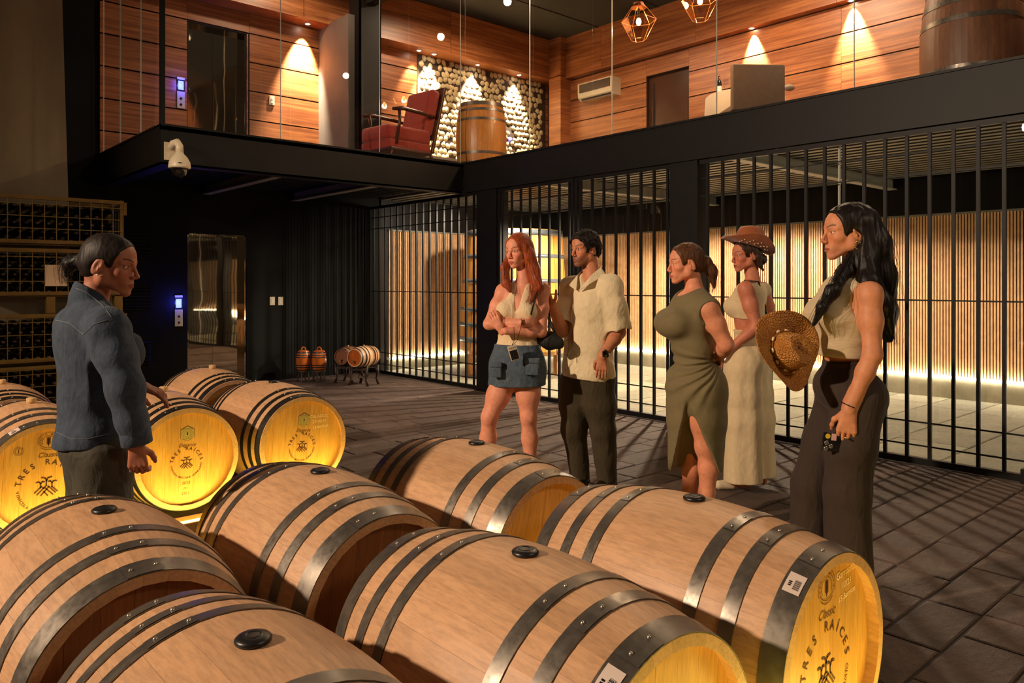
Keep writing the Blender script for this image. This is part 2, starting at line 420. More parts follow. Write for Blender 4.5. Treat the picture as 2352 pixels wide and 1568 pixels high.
# bars: every upright is a part
def bar_panel(name, label, cat, y0, y1, n, x=XF+.035, frame=True):
    t = thing(name, label, cat, (x, (y0+y1)/2, 0.0))
    for i in range(n):
        y = y0+(i+.5)*(y1-y0)/n
        MB().box(x-.012, x+.012, y-.012, y+.012, .02, 2.56).build('bar', M['steel_black'], t)
    for z in (.147, .326, 1.262, 2.23, 2.40):
        MB().box(x-.003, x+.003, y0, y1, z-.006, z+.006).build('cross_rod', M['steel_black'], t)
    MB().box(x-.025, x+.025, y0, y1, .005, .055).build('bottom_rail', M['steel_black'], t)
    MB().box(x-.02, x+.02, y0, y1, 2.535, 2.575).build('top_rail', M['steel_black'], t)
    if frame:
        for y in (y0, y1-.045): MB().box(x-.022, x+.022, y, y+.045, .02, 2.56).build('frame_post', M['steel_black'], t)
    return t
bar_panel('bar_screen', 'black steel bar screen between the dark back wall and the first column', 'fence', 7.67, 10.33, 16, frame=False)
g1 = bar_panel('bar_gate', 'black barred gate leaf behind the red-haired woman', 'gate', 5.93, 7.25, 8)
g2 = bar_panel('bar_gate', 'black barred gate leaf behind the man in the cream shirt', 'gate', 4.56, 5.92, 8)
MB().box(XF-.03, XF+.01, 5.88, 5.97, 1.05, 1.16, .006).build('lock_box', M['steel_black'], g2)
bar_panel('bar_screen', 'long black steel bar screen right of the column, behind the women', 'fence', -1.0, 4.26, 32, frame=False)
MB().box(XF-.02, XF+.03, 1.56, 1.60, 0, .10).thing('floor_bolt', M['steel_black'], 'short steel stop at the foot of the bars near the right edge', 'bolt')

# ------------------------------------------------------------------ upper room
struct(MB().box(XL, XR+.4, YE, YB+.6, ZC, ZC+.1).box(XF, XR+.4, -2, YE, ZC, ZC+.1).build('ceiling', M['ceiling_dark']))
for i, y_ in enumerate((8.9, 7.6, 6.3)):
    struct(MB().box(XF if y_ < YE else XL, XR, y_, y_+.012, ZC-.012, ZC).build('trim_%d' % (15+i), M['groove']))
def boards(parent, axis, const, a0, a1, z0, z1, step, seams, depth=.02, sign=-1, name='wall_board'):
    """veneer boards with recessed grooves; axis 'x' = wall along X at y=const"""
    z = z0
    while z < z1-.03:
        zz = min(z+step, z1)
        if zz <= ZF+.02:
            z = zz; continue
        s = [a0]+[q for q in seams if a0 < q < a1]+[a1]
        for u, v in zip(s, s[1:]):
            g = .009; lo, hi = (const+sign*depth, const) if sign < 0 else (const, const+depth)
            mb = MB()
            if axis == 'x': mb.box(u+.002, v-.002, lo, hi, max(z, ZF)+g, zz-g)
            else: mb.box(lo, hi, u+.002, v-.002, max(z, ZF)+g, zz-g)
            mb.build(name, M['wall_wood'], parent)
        z = zz
# back wall of the upper room (recess behind a bulkhead)
ub = struct(MB().box(XL, 3.42, YB, YB+.3, ZF, ZC).box(4.24, XR+.3, YB, YB+.3, ZF, ZC).box(3.42, 4.24, YB, YB+.3, 4.86, ZC).build('wall_back', M['groove']))
boards(ub, 'x', YB, XL, 3.41, 2.47, 5.15, .40, [])
boards(ub, 'x', YB, 4.25, 5.60, 2.47, 5.15, .40, [])
boards(ub, 'x', YB, 3.41, 4.25, 4.87, 5.15, .40, [])
boards(ub, 'x', YB, 5.62, XR, 2.47, 5.15, .40, [7.2])
rt = struct(MB().box(4.22, 4.24, YB, YB+.16, ZF, 4.86).build('trim_20', M['wall_wood']))
# bulkhead
bk = struct(MB().box(XL, XR, 10.02, YB+.3, 5.17, ZC).build('trim_21', M['groove']))
for u, v in ((XL, 4.9), (4.91, 7.5), (7.51, XR-.0)):
    MB().box(u, v, 10.0, 10.02, 5.165, ZC).build('wall_board', M['wall_wood'], bk)
MB().box(XL, XR, 10.0, YB, 5.145, 5.165).build('soffit_board', M['wall_wood'], bk)
# right wall of the upper room
ur = struct(MB().box(XR, XR+.3, -2, 7.12, ZF, ZC).box(XR, XR+.3, 7.97, YB, ZF, ZC).box(XR, XR+.3, 7.12, 7.97, 4.82, ZC).build('wall_right', M['groove']))
for (a, b) in ((-2, 7.12), (7.97, YB-.3)):
    boards(ur, 'y', XR, a, b, 2.73, 5.11, .40, [-.2, 2.24, 4.68])
boards(ur, 'y', XR, 7.12, 7.97, 4.82, 5.11, .40, [])
for (u, v) in ((-2, -.2), (-.2, 2.24), (2.24, 4.68), (4.68, 6.9), (6.9, 8.85), (8.85, 10.0)):
    MB().box(XR-.16, XR, u+.002, v-.002, 5.12, ZC).build('wall_board', M['wall_wood'], ur)
struct(MB().box(XR-.28, XR, 9.72, 10.02, ZF, 5.16).build('trim_22', M['wall_wood']))
struct(MB().box(XR-.30, XR, 9.70, 10.0, 5.17, ZC).build('trim_23', M['wall_wood']))
# side of the upper room over the cages
# lift doors, two floors
def lift(n, z0, h, idx):
    d = struct(MB().box(3.42, 3.445, YB+.02, YB+.2, z0, z0+h).box(4.195, 4.22, YB+.02, YB+.2, z0, z0+h).box(3.42, 4.22, YB+.02, YB+.2, z0+h-.02, z0+h+.03).build('door_%d' % idx, M['stainless']))
    for a, b in ((3.445, 3.80), (3.803, 4.195)):
        o = MB().box(a, b, YB+.15, YB+.17, z0+.005, z0+h-.02).build('door_leaf', M['stainless'], d)
    MB().box(3.42, 4.22, YB+.2, YB+.3, z0, z0+h).build('shaft', M['wall_black'], d)
lift('lower', 0, 2.05, 1); lift('upper', ZF, 1.97, 2)
# dark door in right wall
d = struct(MB().box(XR+.06, XR+.09, 7.12, 7.97, ZF, 4.82).build('door_3', plain('dark_glossy_door', (70, 42, 26), .25, 0, .2, 3)))
MB().box(XR+.03, XR+.06, 7.86, 7.875, ZF+.1, 4.7).build('door_edge', M['ceiling_dark'], d)
# steel column and brace in the upper room
struct(MB().box(5.40, 5.74, 9.3, 9.33, ZF, ZC).box(5.40, 5.42, 9.3, 9.6, ZF, ZC).box(5.72, 5.74, 9.3, 9.6, ZF, ZC).box(5.56, 5.58, 9.33, 9.6, ZF, ZC).build('trim_24', M['steel_black']))
struct(MB().box(5.30, 5.40, 9.45, YB-.02, ZF, 5.16).build('trim_25', plain('column_lit_side', (108, 100, 92), .7, 0, .1, 4)))  # pale box stands for the column's lit left face, light put into colour
struct(MB().box(5.5, 5.64, 7.95+.05, 9.3, 5.30, 5.42).build('trim_26', M['steel_black']))

# balcony glass
gi = 30
def pane(x0, x1, y0, y1):
    global gi
    o = struct(MB().box(x0, x1, y0, y1, ZT, ZC-.01).build('window_%d' % gi, M['glass'])); gi += 1
xs = [XL+.05, 3.64, 4.91, 6.15]
for a, b in zip(xs, xs[1:]):
    pane(a+.004, b-.004, YE+.03, YE+.042)
    struct(MB().box(b-.004, b+.0, YE+.029, YE+.043, ZT, ZC-.01).build('trim_%d' % gi, M['glass_edge']))
ys = [7.96, 6.68, 5.38, 4.08, 2.78, 1.48, .18, -1.1]
for a, b in zip(ys, ys[1:]):
    pane(XF+.03, XF+.042, b+.004, a-.004)
    struct(MB().box(XF+.029, XF+.043, b-.002, b+.002, ZT, ZC-.01).build('trim_%d' % gi, M['glass_edge']))
for a, b in ((8.0, 8.75), (8.75, 9.55), (9.55, 10.3)):
    pane(XL+.03, XL+.042, a+.004, b-.004)
    struct(MB().box(XL+.029, XL+.043, b-.002, b+.002, ZT, ZC-.01).build('trim_%d' % gi, M['glass_edge']))
struct(MB().box(XL, XL+.045, YE+.01, YE+.05, ZT, ZC).build('trim_27', M['steel_black']))

# recessed spot lamps that wash the upper walls
def spot(x, y, z, tx, ty, tz, label, power=60, cone=42, col=(1.0, .80, .56)):
    t = thing('spot_lamp', label, 'lamp', (x, y, z))
    MB().lathe([(.030, z-.004), (.048, z-.004), (.050, z)], (x, y, 0), 20, caps=False).build('trim_ring', M['white_plastic'], t)
    MB().lathe([(.0, z-.008), (.020, z-.007), (.031, z-.002)], (x, y, 0), 16, caps=False).build('lens', M['spot_lens'], t)
    light('spot_beam', 'SPOT', (x, y, z-.03), power, col, .025, target=(tx, ty, tz), spot=cone, blend=.7)
spot(5.05, 10.18, 5.145, 5.02, YB+.02, 4.35, 'small glowing spot lamp in the soffit above the wall switch', 1900, 54)
for i, (x, lab) in enumerate(((6.98, 'small dim spot lamp first in the soffit right of the steel column'), (7.28, 'bright spot lamp above the left end of the petal-patterned wall'), (8.2, 'bright spot lamp above the middle of the petal-patterned wall'), (9.16, 'bright spot lamp above the right end of the petal-patterned wall'))):
    spot(x, 10.16, 5.145, x-.02, YB+.02, 4.3, lab, (200, 1700, 1500, 1500)[i], 60)
spot(XR-.08, 6.0-.02, 5.12, XR+.02, 5.96, 4.4, 'glowing spot lamp on the timber wall above the brown chair back', 1500, 54)
spot(XR-.08, 4.52, 5.12, XR+.02, 4.5, 4.4, 'glowing spot lamp on the timber wall near the big upper barrel', 1500, 54)
# ================================================================== barrels
def oak(name, stops, rough=.5):
    return wood(name, stops, (5, .7, 5), rough, 2.0, .06, .10, dist=.3)
M['stave'] = oak('oak_stave', [(.2, (186, 142, 104)), (.45, (196, 152, 112)), (.7, (202, 159, 120)), (.85, (190, 146, 107))])
M['stave_dark'] = oak('aged_stave', [(.2, (88, 54, 34)), (.5, (112, 72, 46)), (.8, (134, 90, 60))])
M['stave_orange'] = oak('varnished_stave', [(.2, (140, 66, 24)), (.5, (176, 92, 36)), (.8, (198, 112, 50))], .18)
M['stave_amber'] = wood('amber_oak', [(.2, (176, 116, 44)), (.5, (210, 146, 66)), (.8, (226, 168, 88))], (4, 4, .5), .4, 2, .05, .12)
M['head_wood'] = wood('oak_head', [(.2, (178, 128, 66)), (.5, (196, 146, 78)), (.8, (208, 160, 92))], (7, 1, .6), .45, 2, .05, .06)
M['head_dark'] = wood('brown_and_shaded_head', [(.2, (96, 52, 26)), (.5, (120, 70, 38)), (.8, (140, 86, 50))], (7, 1, .6), .5, 2, .05, .06)  # brown wood, also paints the shade on two near barrel heads
def hoopm(name, c, metal, rough):
    k = Nodes(name); v = k.coord('Object', (1, 1, 1)); f = k.noise(v, 14, 4, .6)
    k.set(Base_Color=k.ramp(f, [(.35, sc(c)), (.65, sc(tuple(min(255, int(x*1.18)) for x in c)))]), Metallic=metal,
          Roughness=k.ramp(k.noise(v, 40, 3), [(.3, (rough*.8,)*3+(1,)), (.7, (rough*1.3,)*3+(1,))])); return k.m
M['hoop'] = hoopm('galvanised_hoop', (104, 98, 90), .7, .36)
M['hoop_black'] = hoopm('black_hoop', (30, 28, 26), .3, .45)
M['rivet'] = plain('rivet_steel', (190, 180, 160), .3, .8)
M['bung'] = plain('black_silicone', (26, 24, 23), .38)
M['cork'] = plain('pale_cork', (196, 160, 110), .8, 0, .2, 60)
M['ink'] = plain('burnt_brown_print', (74, 36, 18), .7)
M['chalk'] = plain('white_chalk', (236, 222, 190), .9)
M['sticker'] = plain('white_sticker', (214, 196, 184), .5)
M['hexprint'] = plain('silver_hex_print', (176, 160, 104), .45, .1)
_TX = {}
def text2d(body, size=1.0, shear=0.0, bold=0.0, align='CENTER'):
    key = (body, shear, bold, align)
    if key not in _TX:
        c = bpy.data.curves.new('tmp_text', 'FONT'); c.body = body; c.size = 1.0; c.align_x = align; c.shear = shear; c.offset = bold
        c.resolution_u = 3
        o = bpy.data.objects.new('tmp_text', c); COL.objects.link(o)
        dg = bpy.context.evaluated_depsgraph_get(); me = o.evaluated_get(dg).to_mesh()
        _TX[key] = ([(v.co.x, v.co.y) for v in me.vertices], [tuple(p.vertices) for p in me.polygons])
        o.evaluated_get(dg).to_mesh_clear(); bpy.data.objects.remove(o); bpy.data.curves.remove(c)
    V, F = _TX[key]; return [(x*size, y*size) for x, y in V], F
def put_text(mb, body, u, v, size, rot=0.0, **kw):
    V, F = text2d(body, size, **kw); c, s = math.cos(rot), math.sin(rot)
    mb.add([(u+x*c-y*s, 0, v+x*s+y*c) for x, y in V], F)
def arc_text(mb, body, u, v, r, a0, a1, size, flip=False, **kw):
    n = len(body)
    for i, ch in enumerate(body):
        if ch == ' ': continue
        a = math.radians(a0+(a1-a0)*i/(n-1))
        put_text(mb, ch, u+r*math.cos(a), v+r*math.sin(a), size, a-PI/2 if not flip else a+PI/2, **kw)
def logo(mb, s=1.0, u=0, v=0):
    P = lambda *q: [(u+a*s, v+b*s) for a, b in q]
    w = .014*s*1.0
    w = s*.105
    for k in (-1, 1):
        mb.strip(P((k*.72, .34), (k*.52, .36), (k*.40, .22), (k*.40, -.12)), w)
        mb.strip(P((k*.14, .34), (k*.28, .36), (k*.40, .22)), w)
        mb.strip(P((k*.40, -.10), (k*.80, -.50)), w)
        mb.strip(P((0, .42), (k*.10, .64), (k*.36, .70)), w)
    mb.strip(P((0, .50), (0, .02)), w)
    mb.strip(P((0, .02), (-.62, -.66)), w); mb.strip(P((.18, -.10), (-.34, -.74)), w)
    mb.strip(P((-.10, -.14), (.50, -.74)), w); mb.strip(P((.12, -.02), (.68, -.60)), w)
    mb.strip(P((-.16, -.42), (.14, -.80)), w); mb.strip(P((-.38, -.0), (-.16, -.2)), w)
def hexagon(mb, u, v, r):
    mb.add([(u+r*math.sin(k*PI/3), 0, v+r*math.cos(k*PI/3)) for k in range(6)], [(5, 4, 3, 2, 1, 0)])
def ring(mb, u, v, r, w, n=28, a0=0, a1=360):
    pts = [(u+r*math.cos(math.radians(a0+(a1-a0)*i/n)), v+r*math.sin(math.radians(a0+(a1-a0)*i/n))) for i in range(n+1)]
    mb.strip(pts, w)

class Cask:
    """shared meshes for one size of cask; axis along Y, centre at the origin"""
    def __init__(s, L=.94, rb=.35, rh=.295, nst=28, th=.027, hoops=((.032, .064), (.160, .042), (.272, .042)), m='stave', hm='hoop', tag_='oak', head_m='head_wood', nhb=7, rivets=True):
        s.L, s.rb, s.rh, s.th = L, rb, rh, th
        R = lambda y: rb-(rb-rh)*(abs(2*y/L)**2.0)
        s.R = R
        ny = 22; da = 2*PI/nst; V = []; F = []; na = 3
        for j in range(ny+1):
            y = -L/2+L*j/ny
            for q in range(na):
                a = PI/2-da/2+da*(q/(na-1))*.995
                V.append((R(y)*math.cos(a), y, R(y)*math.sin(a)))
            for q in (na-1, 0):
                a = PI/2-da/2+da*(q/(na-1))*.995
                V.append(((R(y)-th)*math.cos(a), y, (R(y)-th)*math.sin(a)))
        w = na+2
        for j in range(ny):
            for q in range(w):
                F.append((j*w+q, j*w+(q+1) % w, (j+1)*w+(q+1) % w, (j+1)*w+q))
        F.append(tuple(range(w-1, -1, -1))); F.append(tuple(ny*w+q for q in range(w)))
        s.stave = mesh_from('stave', V, F, M[m]); s.nst = nst; s.da = da
        for p in s.stave.polygons: p.use_smooth = len(p.vertices) == 4 and False
        s.hoops = []; t = .0028*(rb/.35)+.0006
        for (c, wd) in hoops:
            for sg in (-1, 1):
                y0 = sg*(L/2-c+wd/2*1); y1 = sg*(L/2-c-wd/2)
                y0, y1 = min(y0, y1), max(y0, y1); n = 72
                prof = [(R(y0)+.0005, y0), (R(y0)+t, y0), ((R(y0)+R(y1))/2+t+.0003, (y0+y1)/2), (R(y1)+t, y1), (R(y1)+.0005, y1)]
                mb = MB().lathe(prof, (0, 0, 0), n, 'Y', caps=False)
                # overlap plate
                V = []; F = []
                for i in range(9):
                    a = PI/2+.02+.30*i/8
                    for y in (y0+.001, y1-.001):
                        r = R(y)+t*1.45; V.append((r*math.cos(a), y, r*math.sin(a)))
                for i in range(8): F.append((2*i, 2*i+2, 2*i+3, 2*i+1))
                mb.add(V, F)
                rv = []
                for a in (PI/2+.06, PI/2+.26):
                    y = (y0+y1)/2; r = R(y)+t*1.2
                    rv.append(MB().ell((r*math.cos(a), y, r*math.sin(a)), (.0055*(rb/.35),)*3, 8).mesh('rivet', M['rivet'], True))
                hme = mb.mesh('hoop', M[hm], True); hme.set_sharp_from_angle(angle=math.radians(25)); s.hoops.append((hme, rv if rivets else []))
        s.head = {}
        s.yh = L/2-.034*(rb/.35); s.rr = R(s.yh)-th+.002; s.nhb = nhb; s.hm = head_m
        rr = s.rr; s.hb = []
        for k in range(nhb):
            a, b = -rr+2*rr*k/nhb, -rr+2*rr*(k+1)/nhb; n = 6; V = []; F = []
            xs_ = [a+(b-a)*i/n for i in range(n+1)]; g = .0004
            xs_[0] += g; xs_[-1] -= g
            for x in xs_:
                h = math.sqrt(max(0, rr*rr-x*x)); V += [(x, 0, -h), (x, 0, h), (x, .012, -h), (x, .012, h)]
            for i in range(n):
                F += [(4*i, 4*i+4, 4*i+5, 4*i+1), (4*i+2, 4*i+3, 4*i+7, 4*i+6)]
            F += [(0, 1, 3, 2), (4*n, 4*n+2, 4*n+3, 4*n+1)]
            s.hb.append((V, F))
        s.hbm = {}
    def hbmesh(s, hm):
        if hm not in s.hbm:
            s.hbm[hm] = [mesh_from('head_board', V, F, M[hm]) for V, F in s.hb]
            s.head[hm] = MB().lathe([(s.rr-.004, .012), (.0001, .012)], (0, 0, 0), 40, 'Y', caps=False).mesh('head', M[hm])
        return s.hbm[hm]
    def place(s, name, label, cat, loc, group=None, rot=None, bung=None, twist=0.0, front='plain', hm=None, stickers=(), upright=False, seed=0, lean=None):
        hm = hm or s.hm
        h = s.L/2 if upright else s.rb
        t = thing(name, label, cat, loc, group)
        P = Matrix.Translation((0, 0, h)) @ (Matrix.Rotation(-PI/2, 4, 'X') if upright else Matrix.Identity(4)) @ Matrix.Rotation(twist, 4, 'Y')
        if rot: t.rotation_euler = rot
        def put(nm, me, Mx=Matrix.Identity(4), par=t, absM=None):
            o = bpy.data.objects.new(nm, me); COL.objects.link(o); o.parent = par
            o.matrix_local = (P @ Mx) if par is t else Mx
            return o
        for i in range(s.nst): put('stave', s.stave, Matrix.Rotation(i*s.da, 4, 'Y'))
        for me, rv in s.hoops:
            o = put('hoop', me, Matrix.Rotation(random.Random(seed).uniform(-.25, .1), 4, 'Y'))
            for q_ in rv: put('rivet', q_, par=o)
        bs = s.hbmesh(hm)
        for sg in (-1, 1):
            mx = Matrix.Translation((0, sg*s.yh, 0)) @ (Matrix.Identity(4) if sg < 0 else Matrix.Rotation(PI, 4, 'Z'))
            hd = put('head', s.head[hm], mx)
            for b in bs: put('head_board', b, par=hd)
            if sg < 0 and front != 'plain': s.front = hd; decorate(hd, front, s.rr)
        if bung == 'black':
            me = MB().lathe([(.001, .013), (.020, .0135), (.031, .011), (.036, .006), (.035, .001), (.030, -.004)], (0, 0, s.rb), 24, 'Z').mesh('bung', M['bung'], True)
            put('bung', me, Matrix.Rotation(-twist, 4, 'Y'))
            me = MB().lathe([(.012, .0128), (.014, .0148), (.017, .0148), (.019, .0128)], (0, 0, s.rb), 20, 'Z', caps=False).mesh('bung_ring', M['bung'], True)
            put('bung_ring', me, Matrix.Rotation(-twist, 4, 'Y'))
        elif bung == 'cork':
            k = s.rb/.35
            put('bung', MB().lathe([(.024*k, -.01), (.027*k, .028*k), (.022*k, .032*k)], (0, 0, s.rb), 16, 'Z').mesh('bung', M['cork'], True), Matrix.Rotation(-twist, 4, 'Y'))
        for (ang, w) in stickers:
            y0, y1 = -s.L/2+.012, -s.L/2+.056; mb = MB(); n = 6; V = []
            for i in range(n+1):
                a = ang-w/2+w*i/n
                for y in (y0, y1):
                    r = s.R(y)+.0052; V.append((r*math.cos(a), y, r*math.sin(a)))
            mb.add(V, [(2*i, 2*i+1, 2*i+3, 2*i+2) for i in range(n)])
            st = put('sticker', mb.mesh('sticker', M['sticker']), Matrix.Rotation(-twist, 4, 'Y'))
            pr = MB()
            for i in range(16):
                a = ang-w*.18+w*.5*i/16; wd = w*.5/16*(.35+.5*((i*7) % 3)/2); V = []
                for aa in (a, a+wd):
                    for y in (y0+.006, y0+.022):
                        r = s.R(y)+.0058; V.append((r*math.cos(aa), y, r*math.sin(aa)))
                pr.add(V, [(0, 1, 3, 2)])
            for i, a in enumerate((ang-w*.05, ang+w*.04, ang+w*.13)):
                V = []
                for aa in (a, a+w*.06):
                    for y in (y0+.028, y0+.036):
                        r = s.R(y)+.0058; V.append((r*math.cos(aa), y, r*math.sin(aa)))
                pr.add(V, [(0, 1, 3, 2)])
            o = bpy.data.objects.new('barcode', pr.mesh('barcode', M['dark_plastic'])); COL.objects.link(o); o.parent = st
        return t
_DEC = {}
def decorate(head, kind, rr):
    def sub(nm, mb, m):
        key = (nm, kind)
        if key not in _DEC: _DEC[key] = mb.mesh(nm, M[m], False)
        o = bpy.data.objects.new(nm, _DEC[key]); COL.objects.link(o); o.parent = head; o.location = (0, -.0016, 0)
    big = kind.startswith('classic')
    u, v, R = (0, -.045, .118) if big else (0, -.030, .078)
    k = MB(); arc_text(k, 'TRES RAÍCES', u, v, R, 168, 12, .040 if big else .028, bold=.010); 
    a = MB(); arc_text(a, 'VINÍCOLA MEXICANA GUANAJUATO', u, v, R+(.020 if big else .014), 188, 352, .021 if big else .0155, flip=True, bold=.008)
    sub('lettering', k, 'ink'); sub('small_lettering', a, 'ink')
    lg = MB(); logo(lg, .066 if big else .045, u, v+.004); sub('vine_emblem', lg, 'ink')
    sc_ = MB(); put_text(sc_, 'Classic' if big else 'Élégance', .0, .112 if big else .068, .036 if big else .029, .0, shear=.45, bold=-.004); sub('script_lettering', sc_, 'ink')
    if big:
        cr = MB(); cu, cv = 0, .195
        arc_text(cr, 'SEGUIN MOREAU', cu, cv, .036, 205, -25, .0125, bold=.01)
        ring(cr, cu, cv, .030, .0018, 30, -30, 210); ring(cr, cu, cv, .050, .0018, 30, -20, 200)
        for i in range(7):
            aa = math.radians(-60+20*i*1.0); 
            cr.strip([(cu, cv-.016+.005*i), (cu+.010*math.cos(.6), cv-.010+.005*i)], .0035); cr.strip([(cu, cv-.016+.005*i), (cu-.010*math.cos(.6), cv-.010+.005*i)], .0035)
        cr.strip([(cu, cv-.024), (cu, cv+.022)], .004)
        ring(cr, cu, cv+.014, .048, .002, 16, 225, 315); ring(cr, cu, cv+.006, .050, .002, 16, 225, 315)
        sub('cooper_crest', cr, 'ink')
        if kind == 'classic2':
            e = MB(); ring(e, -.135, .155, .022, .0015, 24); ring(e, -.135, .155, .015, .0015, 24); e.strip([(-.135, .147), (-.135, .163)], .004); sub('round_stamp', e, 'ink')
        else:
            c = MB(); put_text(c, 'Garnacha', .115, .205, .030, .10, shear=.2, bold=-.006); put_text(c, '10/23', .120, .172, .026, .10, shear=.2, bold=-.006); put_text(c, '15 Barricas', .125, .140, .024, .14, shear=.2, bold=-.006); sub('chalk_note', c, 'chalk')
    else:
        hx = MB(); hexagon(hx, 0, .145, .046); sub('hexagon_print', hx, 'hexprint')
        h2 = MB(); 
        for q in (0, 1):
            for i in range(6):
                a0 = i*PI/3+q*PI/6; a1 = a0+(PI/3 if q == 0 else PI/3); r_ = .045 if q == 0 else .036
                h2.strip([(r_*math.sin(a0), .145+r_*math.cos(a0)), (r_*math.sin(a1), .145+r_*math.cos(a1))], .0012)
        ring(h2, 0, .145, .026, .0012); ring(h2, 0, .145, .017, .0012)
        h2.add([(x, -.0004, .145+z) for x, z in ((0, .012), (-.005, .003), (-.003, -.008), (.003, -.008), (.005, .003))], [(0, 1, 2, 3, 4)])
        o_ = sub('hexagon_lines', MB().add([(v_.x, v_.y-.0006, v_.z) for v_ in h2.V], h2.F), 'ink')
        y = MB(); put_text(y, '2023', 0, -.155, .024, bold=-.004)
        if kind != 'eleganceB': put_text(y, 'M+', 0, -.185, .019, bold=-.004); put_text(y, '225 L', 0, -.215, .021, bold=-.004)
        else: put_text(y, 'M', 0, -.183, .019, bold=-.004)
        sub('year_print', y, 'ink')
        if kind == 'eleganceB':
            c = MB(); put_text(c, 'CALADOC', .107, .160, .028, .06, bold=-.005); put_text(c, '27/10/23', .110, .126, .028, .08, bold=-.005); put_text(c, '13 Barricas', .125, .092, .025, .14, bold=-.005); sub('chalk_note', c, 'chalk')

cask = Cask(); cask_far = Cask(hm='hoop_black', hoops=((.030, .050), (.115, .034), (.205, .034)), rh=.30)
X1, X2, X3 = .60, 1.32, 2.06; Y1, Y2 = 1.44, 2.56
near = 'barrels of the near row group'
cask.place('wine_barrel', 'oak barrel cut by the bottom left of the photo, nearest the viewer', 'barrel', (X1, Y1, 0), bung='black', seed=1, twist=.1)
cask.place('wine_barrel', 'oak barrel at the left edge before the guide\'s legs, brown shaded head', 'barrel', (X1, Y2, 0), bung='black', seed=2, twist=.04, hm='head_dark')  # darker head material paints in the shade of the barrel in front
cask.place('wine_barrel', 'large centre foreground barrel with white barcode sticker on its front hoop', 'barrel', (X2, Y1, 0), bung='black', seed=3, twist=.07, stickers=((PI/2+.62, .24),))
cask.place('wine_barrel', 'oak barrel with dark brown head and riveted hoops, right below the guide\'s lowered hand', 'barrel', (X2, Y2, 0), bung='black', seed=4, twist=.11, hm='head_dark')  # shade on this head is put into its colour too
cask.place('wine_barrel', 'right foreground barrel with amber-lit head, barcode sticker and chalk note', 'barrel', (X3, Y1, 0), bung='black', seed=5, twist=.02, front='classic', stickers=((PI/2+.60, .20),))
cask.place('wine_barrel', 'oak barrel with amber head just below the red-haired woman\'s legs', 'barrel', (X3, Y2, 0), bung='black', seed=6, twist=.16)
A1, A2, A3 = .82, 1.54, 2.26; B1, B2 = 5.13, 6.22
o = cask.place('wine_barrel', 'barrel at the left edge behind the guide, round stamp and crest on its glowing head', 'barrel', (A1, B1, 0), seed=7, front='classic2', twist=.05, bung='cork', stickers=((PI/2+.5, .17),))
cask_far.place('wine_barrel', 'black-hooped barrel right of the guide, full glowing head with silver hexagon print, no chalk', 'barrel', (A2, B1-.02, 0), seed=8, front='eleganceA', twist=.03, bung='cork')
cask_far.place('wine_barrel', 'black-hooped barrel with chalk writing on its glowing head, outermost of the far row', 'barrel', (A3, B1-.06, 0), seed=9, front='eleganceB', twist=.09, bung='black')
cask_far.place('wine_barrel', 'rearmost black-hooped barrel seen below the lift doors, pale wooden bung on top', 'barrel', (2.24, B2-.03, 0), seed=10, front='eleganceA', twist=.12, bung='cork')
cask_far.place('wine_barrel', 'rear barrel mostly hidden behind the guide\'s raised hand', 'barrel', (A2, B2, 0), seed=11, twist=.02, bung='cork')
cask_far.place('wine_barrel', 'rear barrel at the left edge in front of the bottle cages', 'barrel', (A1, B2, 0), seed=12, twist=.14, bung='cork')
# amber light troughs in front of the rows
def trough(x0, x1, y, label, power, w_=.11):
    t = thing('light_trough', label, 'light', ((x0+x1)/2, y, 0))
    MB().box(x0, x1, y-w_, y+w_, 0, .018, .004).build('base_board', M['head_wood'], t)
    MB().box(x0, x1, y-w_, y-w_+.015, .018, .05).build('lip', M['head_wood'], t)
    MB().box(x0+.02, x1-.02, y-.02, y, .02, .03).build('led_strip', M['led_y'], t)
    light('trough_light', 'AREA', ((x0+x1)/2, y-.04, .05), power, (1.0, .73, .12), x1-x0, target=((x0+x1)/2, y+.35, .42), size_y=.05)
trough(.5, 2.62, 4.50, 'amber light trough on the floor before the far barrel row', 15, .13)
trough(.3, 2.44, .78, 'amber light trough on the floor before the near barrel row', 14)
trough(1.85, 2.42, 1.995, 'short amber light trough in the gap between the two right barrels', 2.0, .04)
# upright barrels upstairs
M['stave_gold'] = oak('golden_stave', [(.2, (150, 92, 36)), (.5, (184, 122, 54)), (.8, (204, 144, 74))], .35)
caskg = Cask(m='stave_gold', hoops=((.030, .050), (.115, .034), (.245, .034)))
c1 = caskg.place('wine_barrel', 'upright golden barrel upstairs beside the red armchair at the glass corner', 'barrel', (6.60, 8.10, ZF), upright=True, seed=21, twist=.3)
caskd = Cask(L=1.15, rb=.42, rh=.35, m='stave_dark', head_m='head_dark', hoops=((.035, .055), (.20, .045), (.36, .045)))
caskd.place('wine_barrel', 'large dark upright barrel upstairs at the top right edge of the photo', 'barrel', (7.62, 2.36, ZF), upright=True, seed=22)
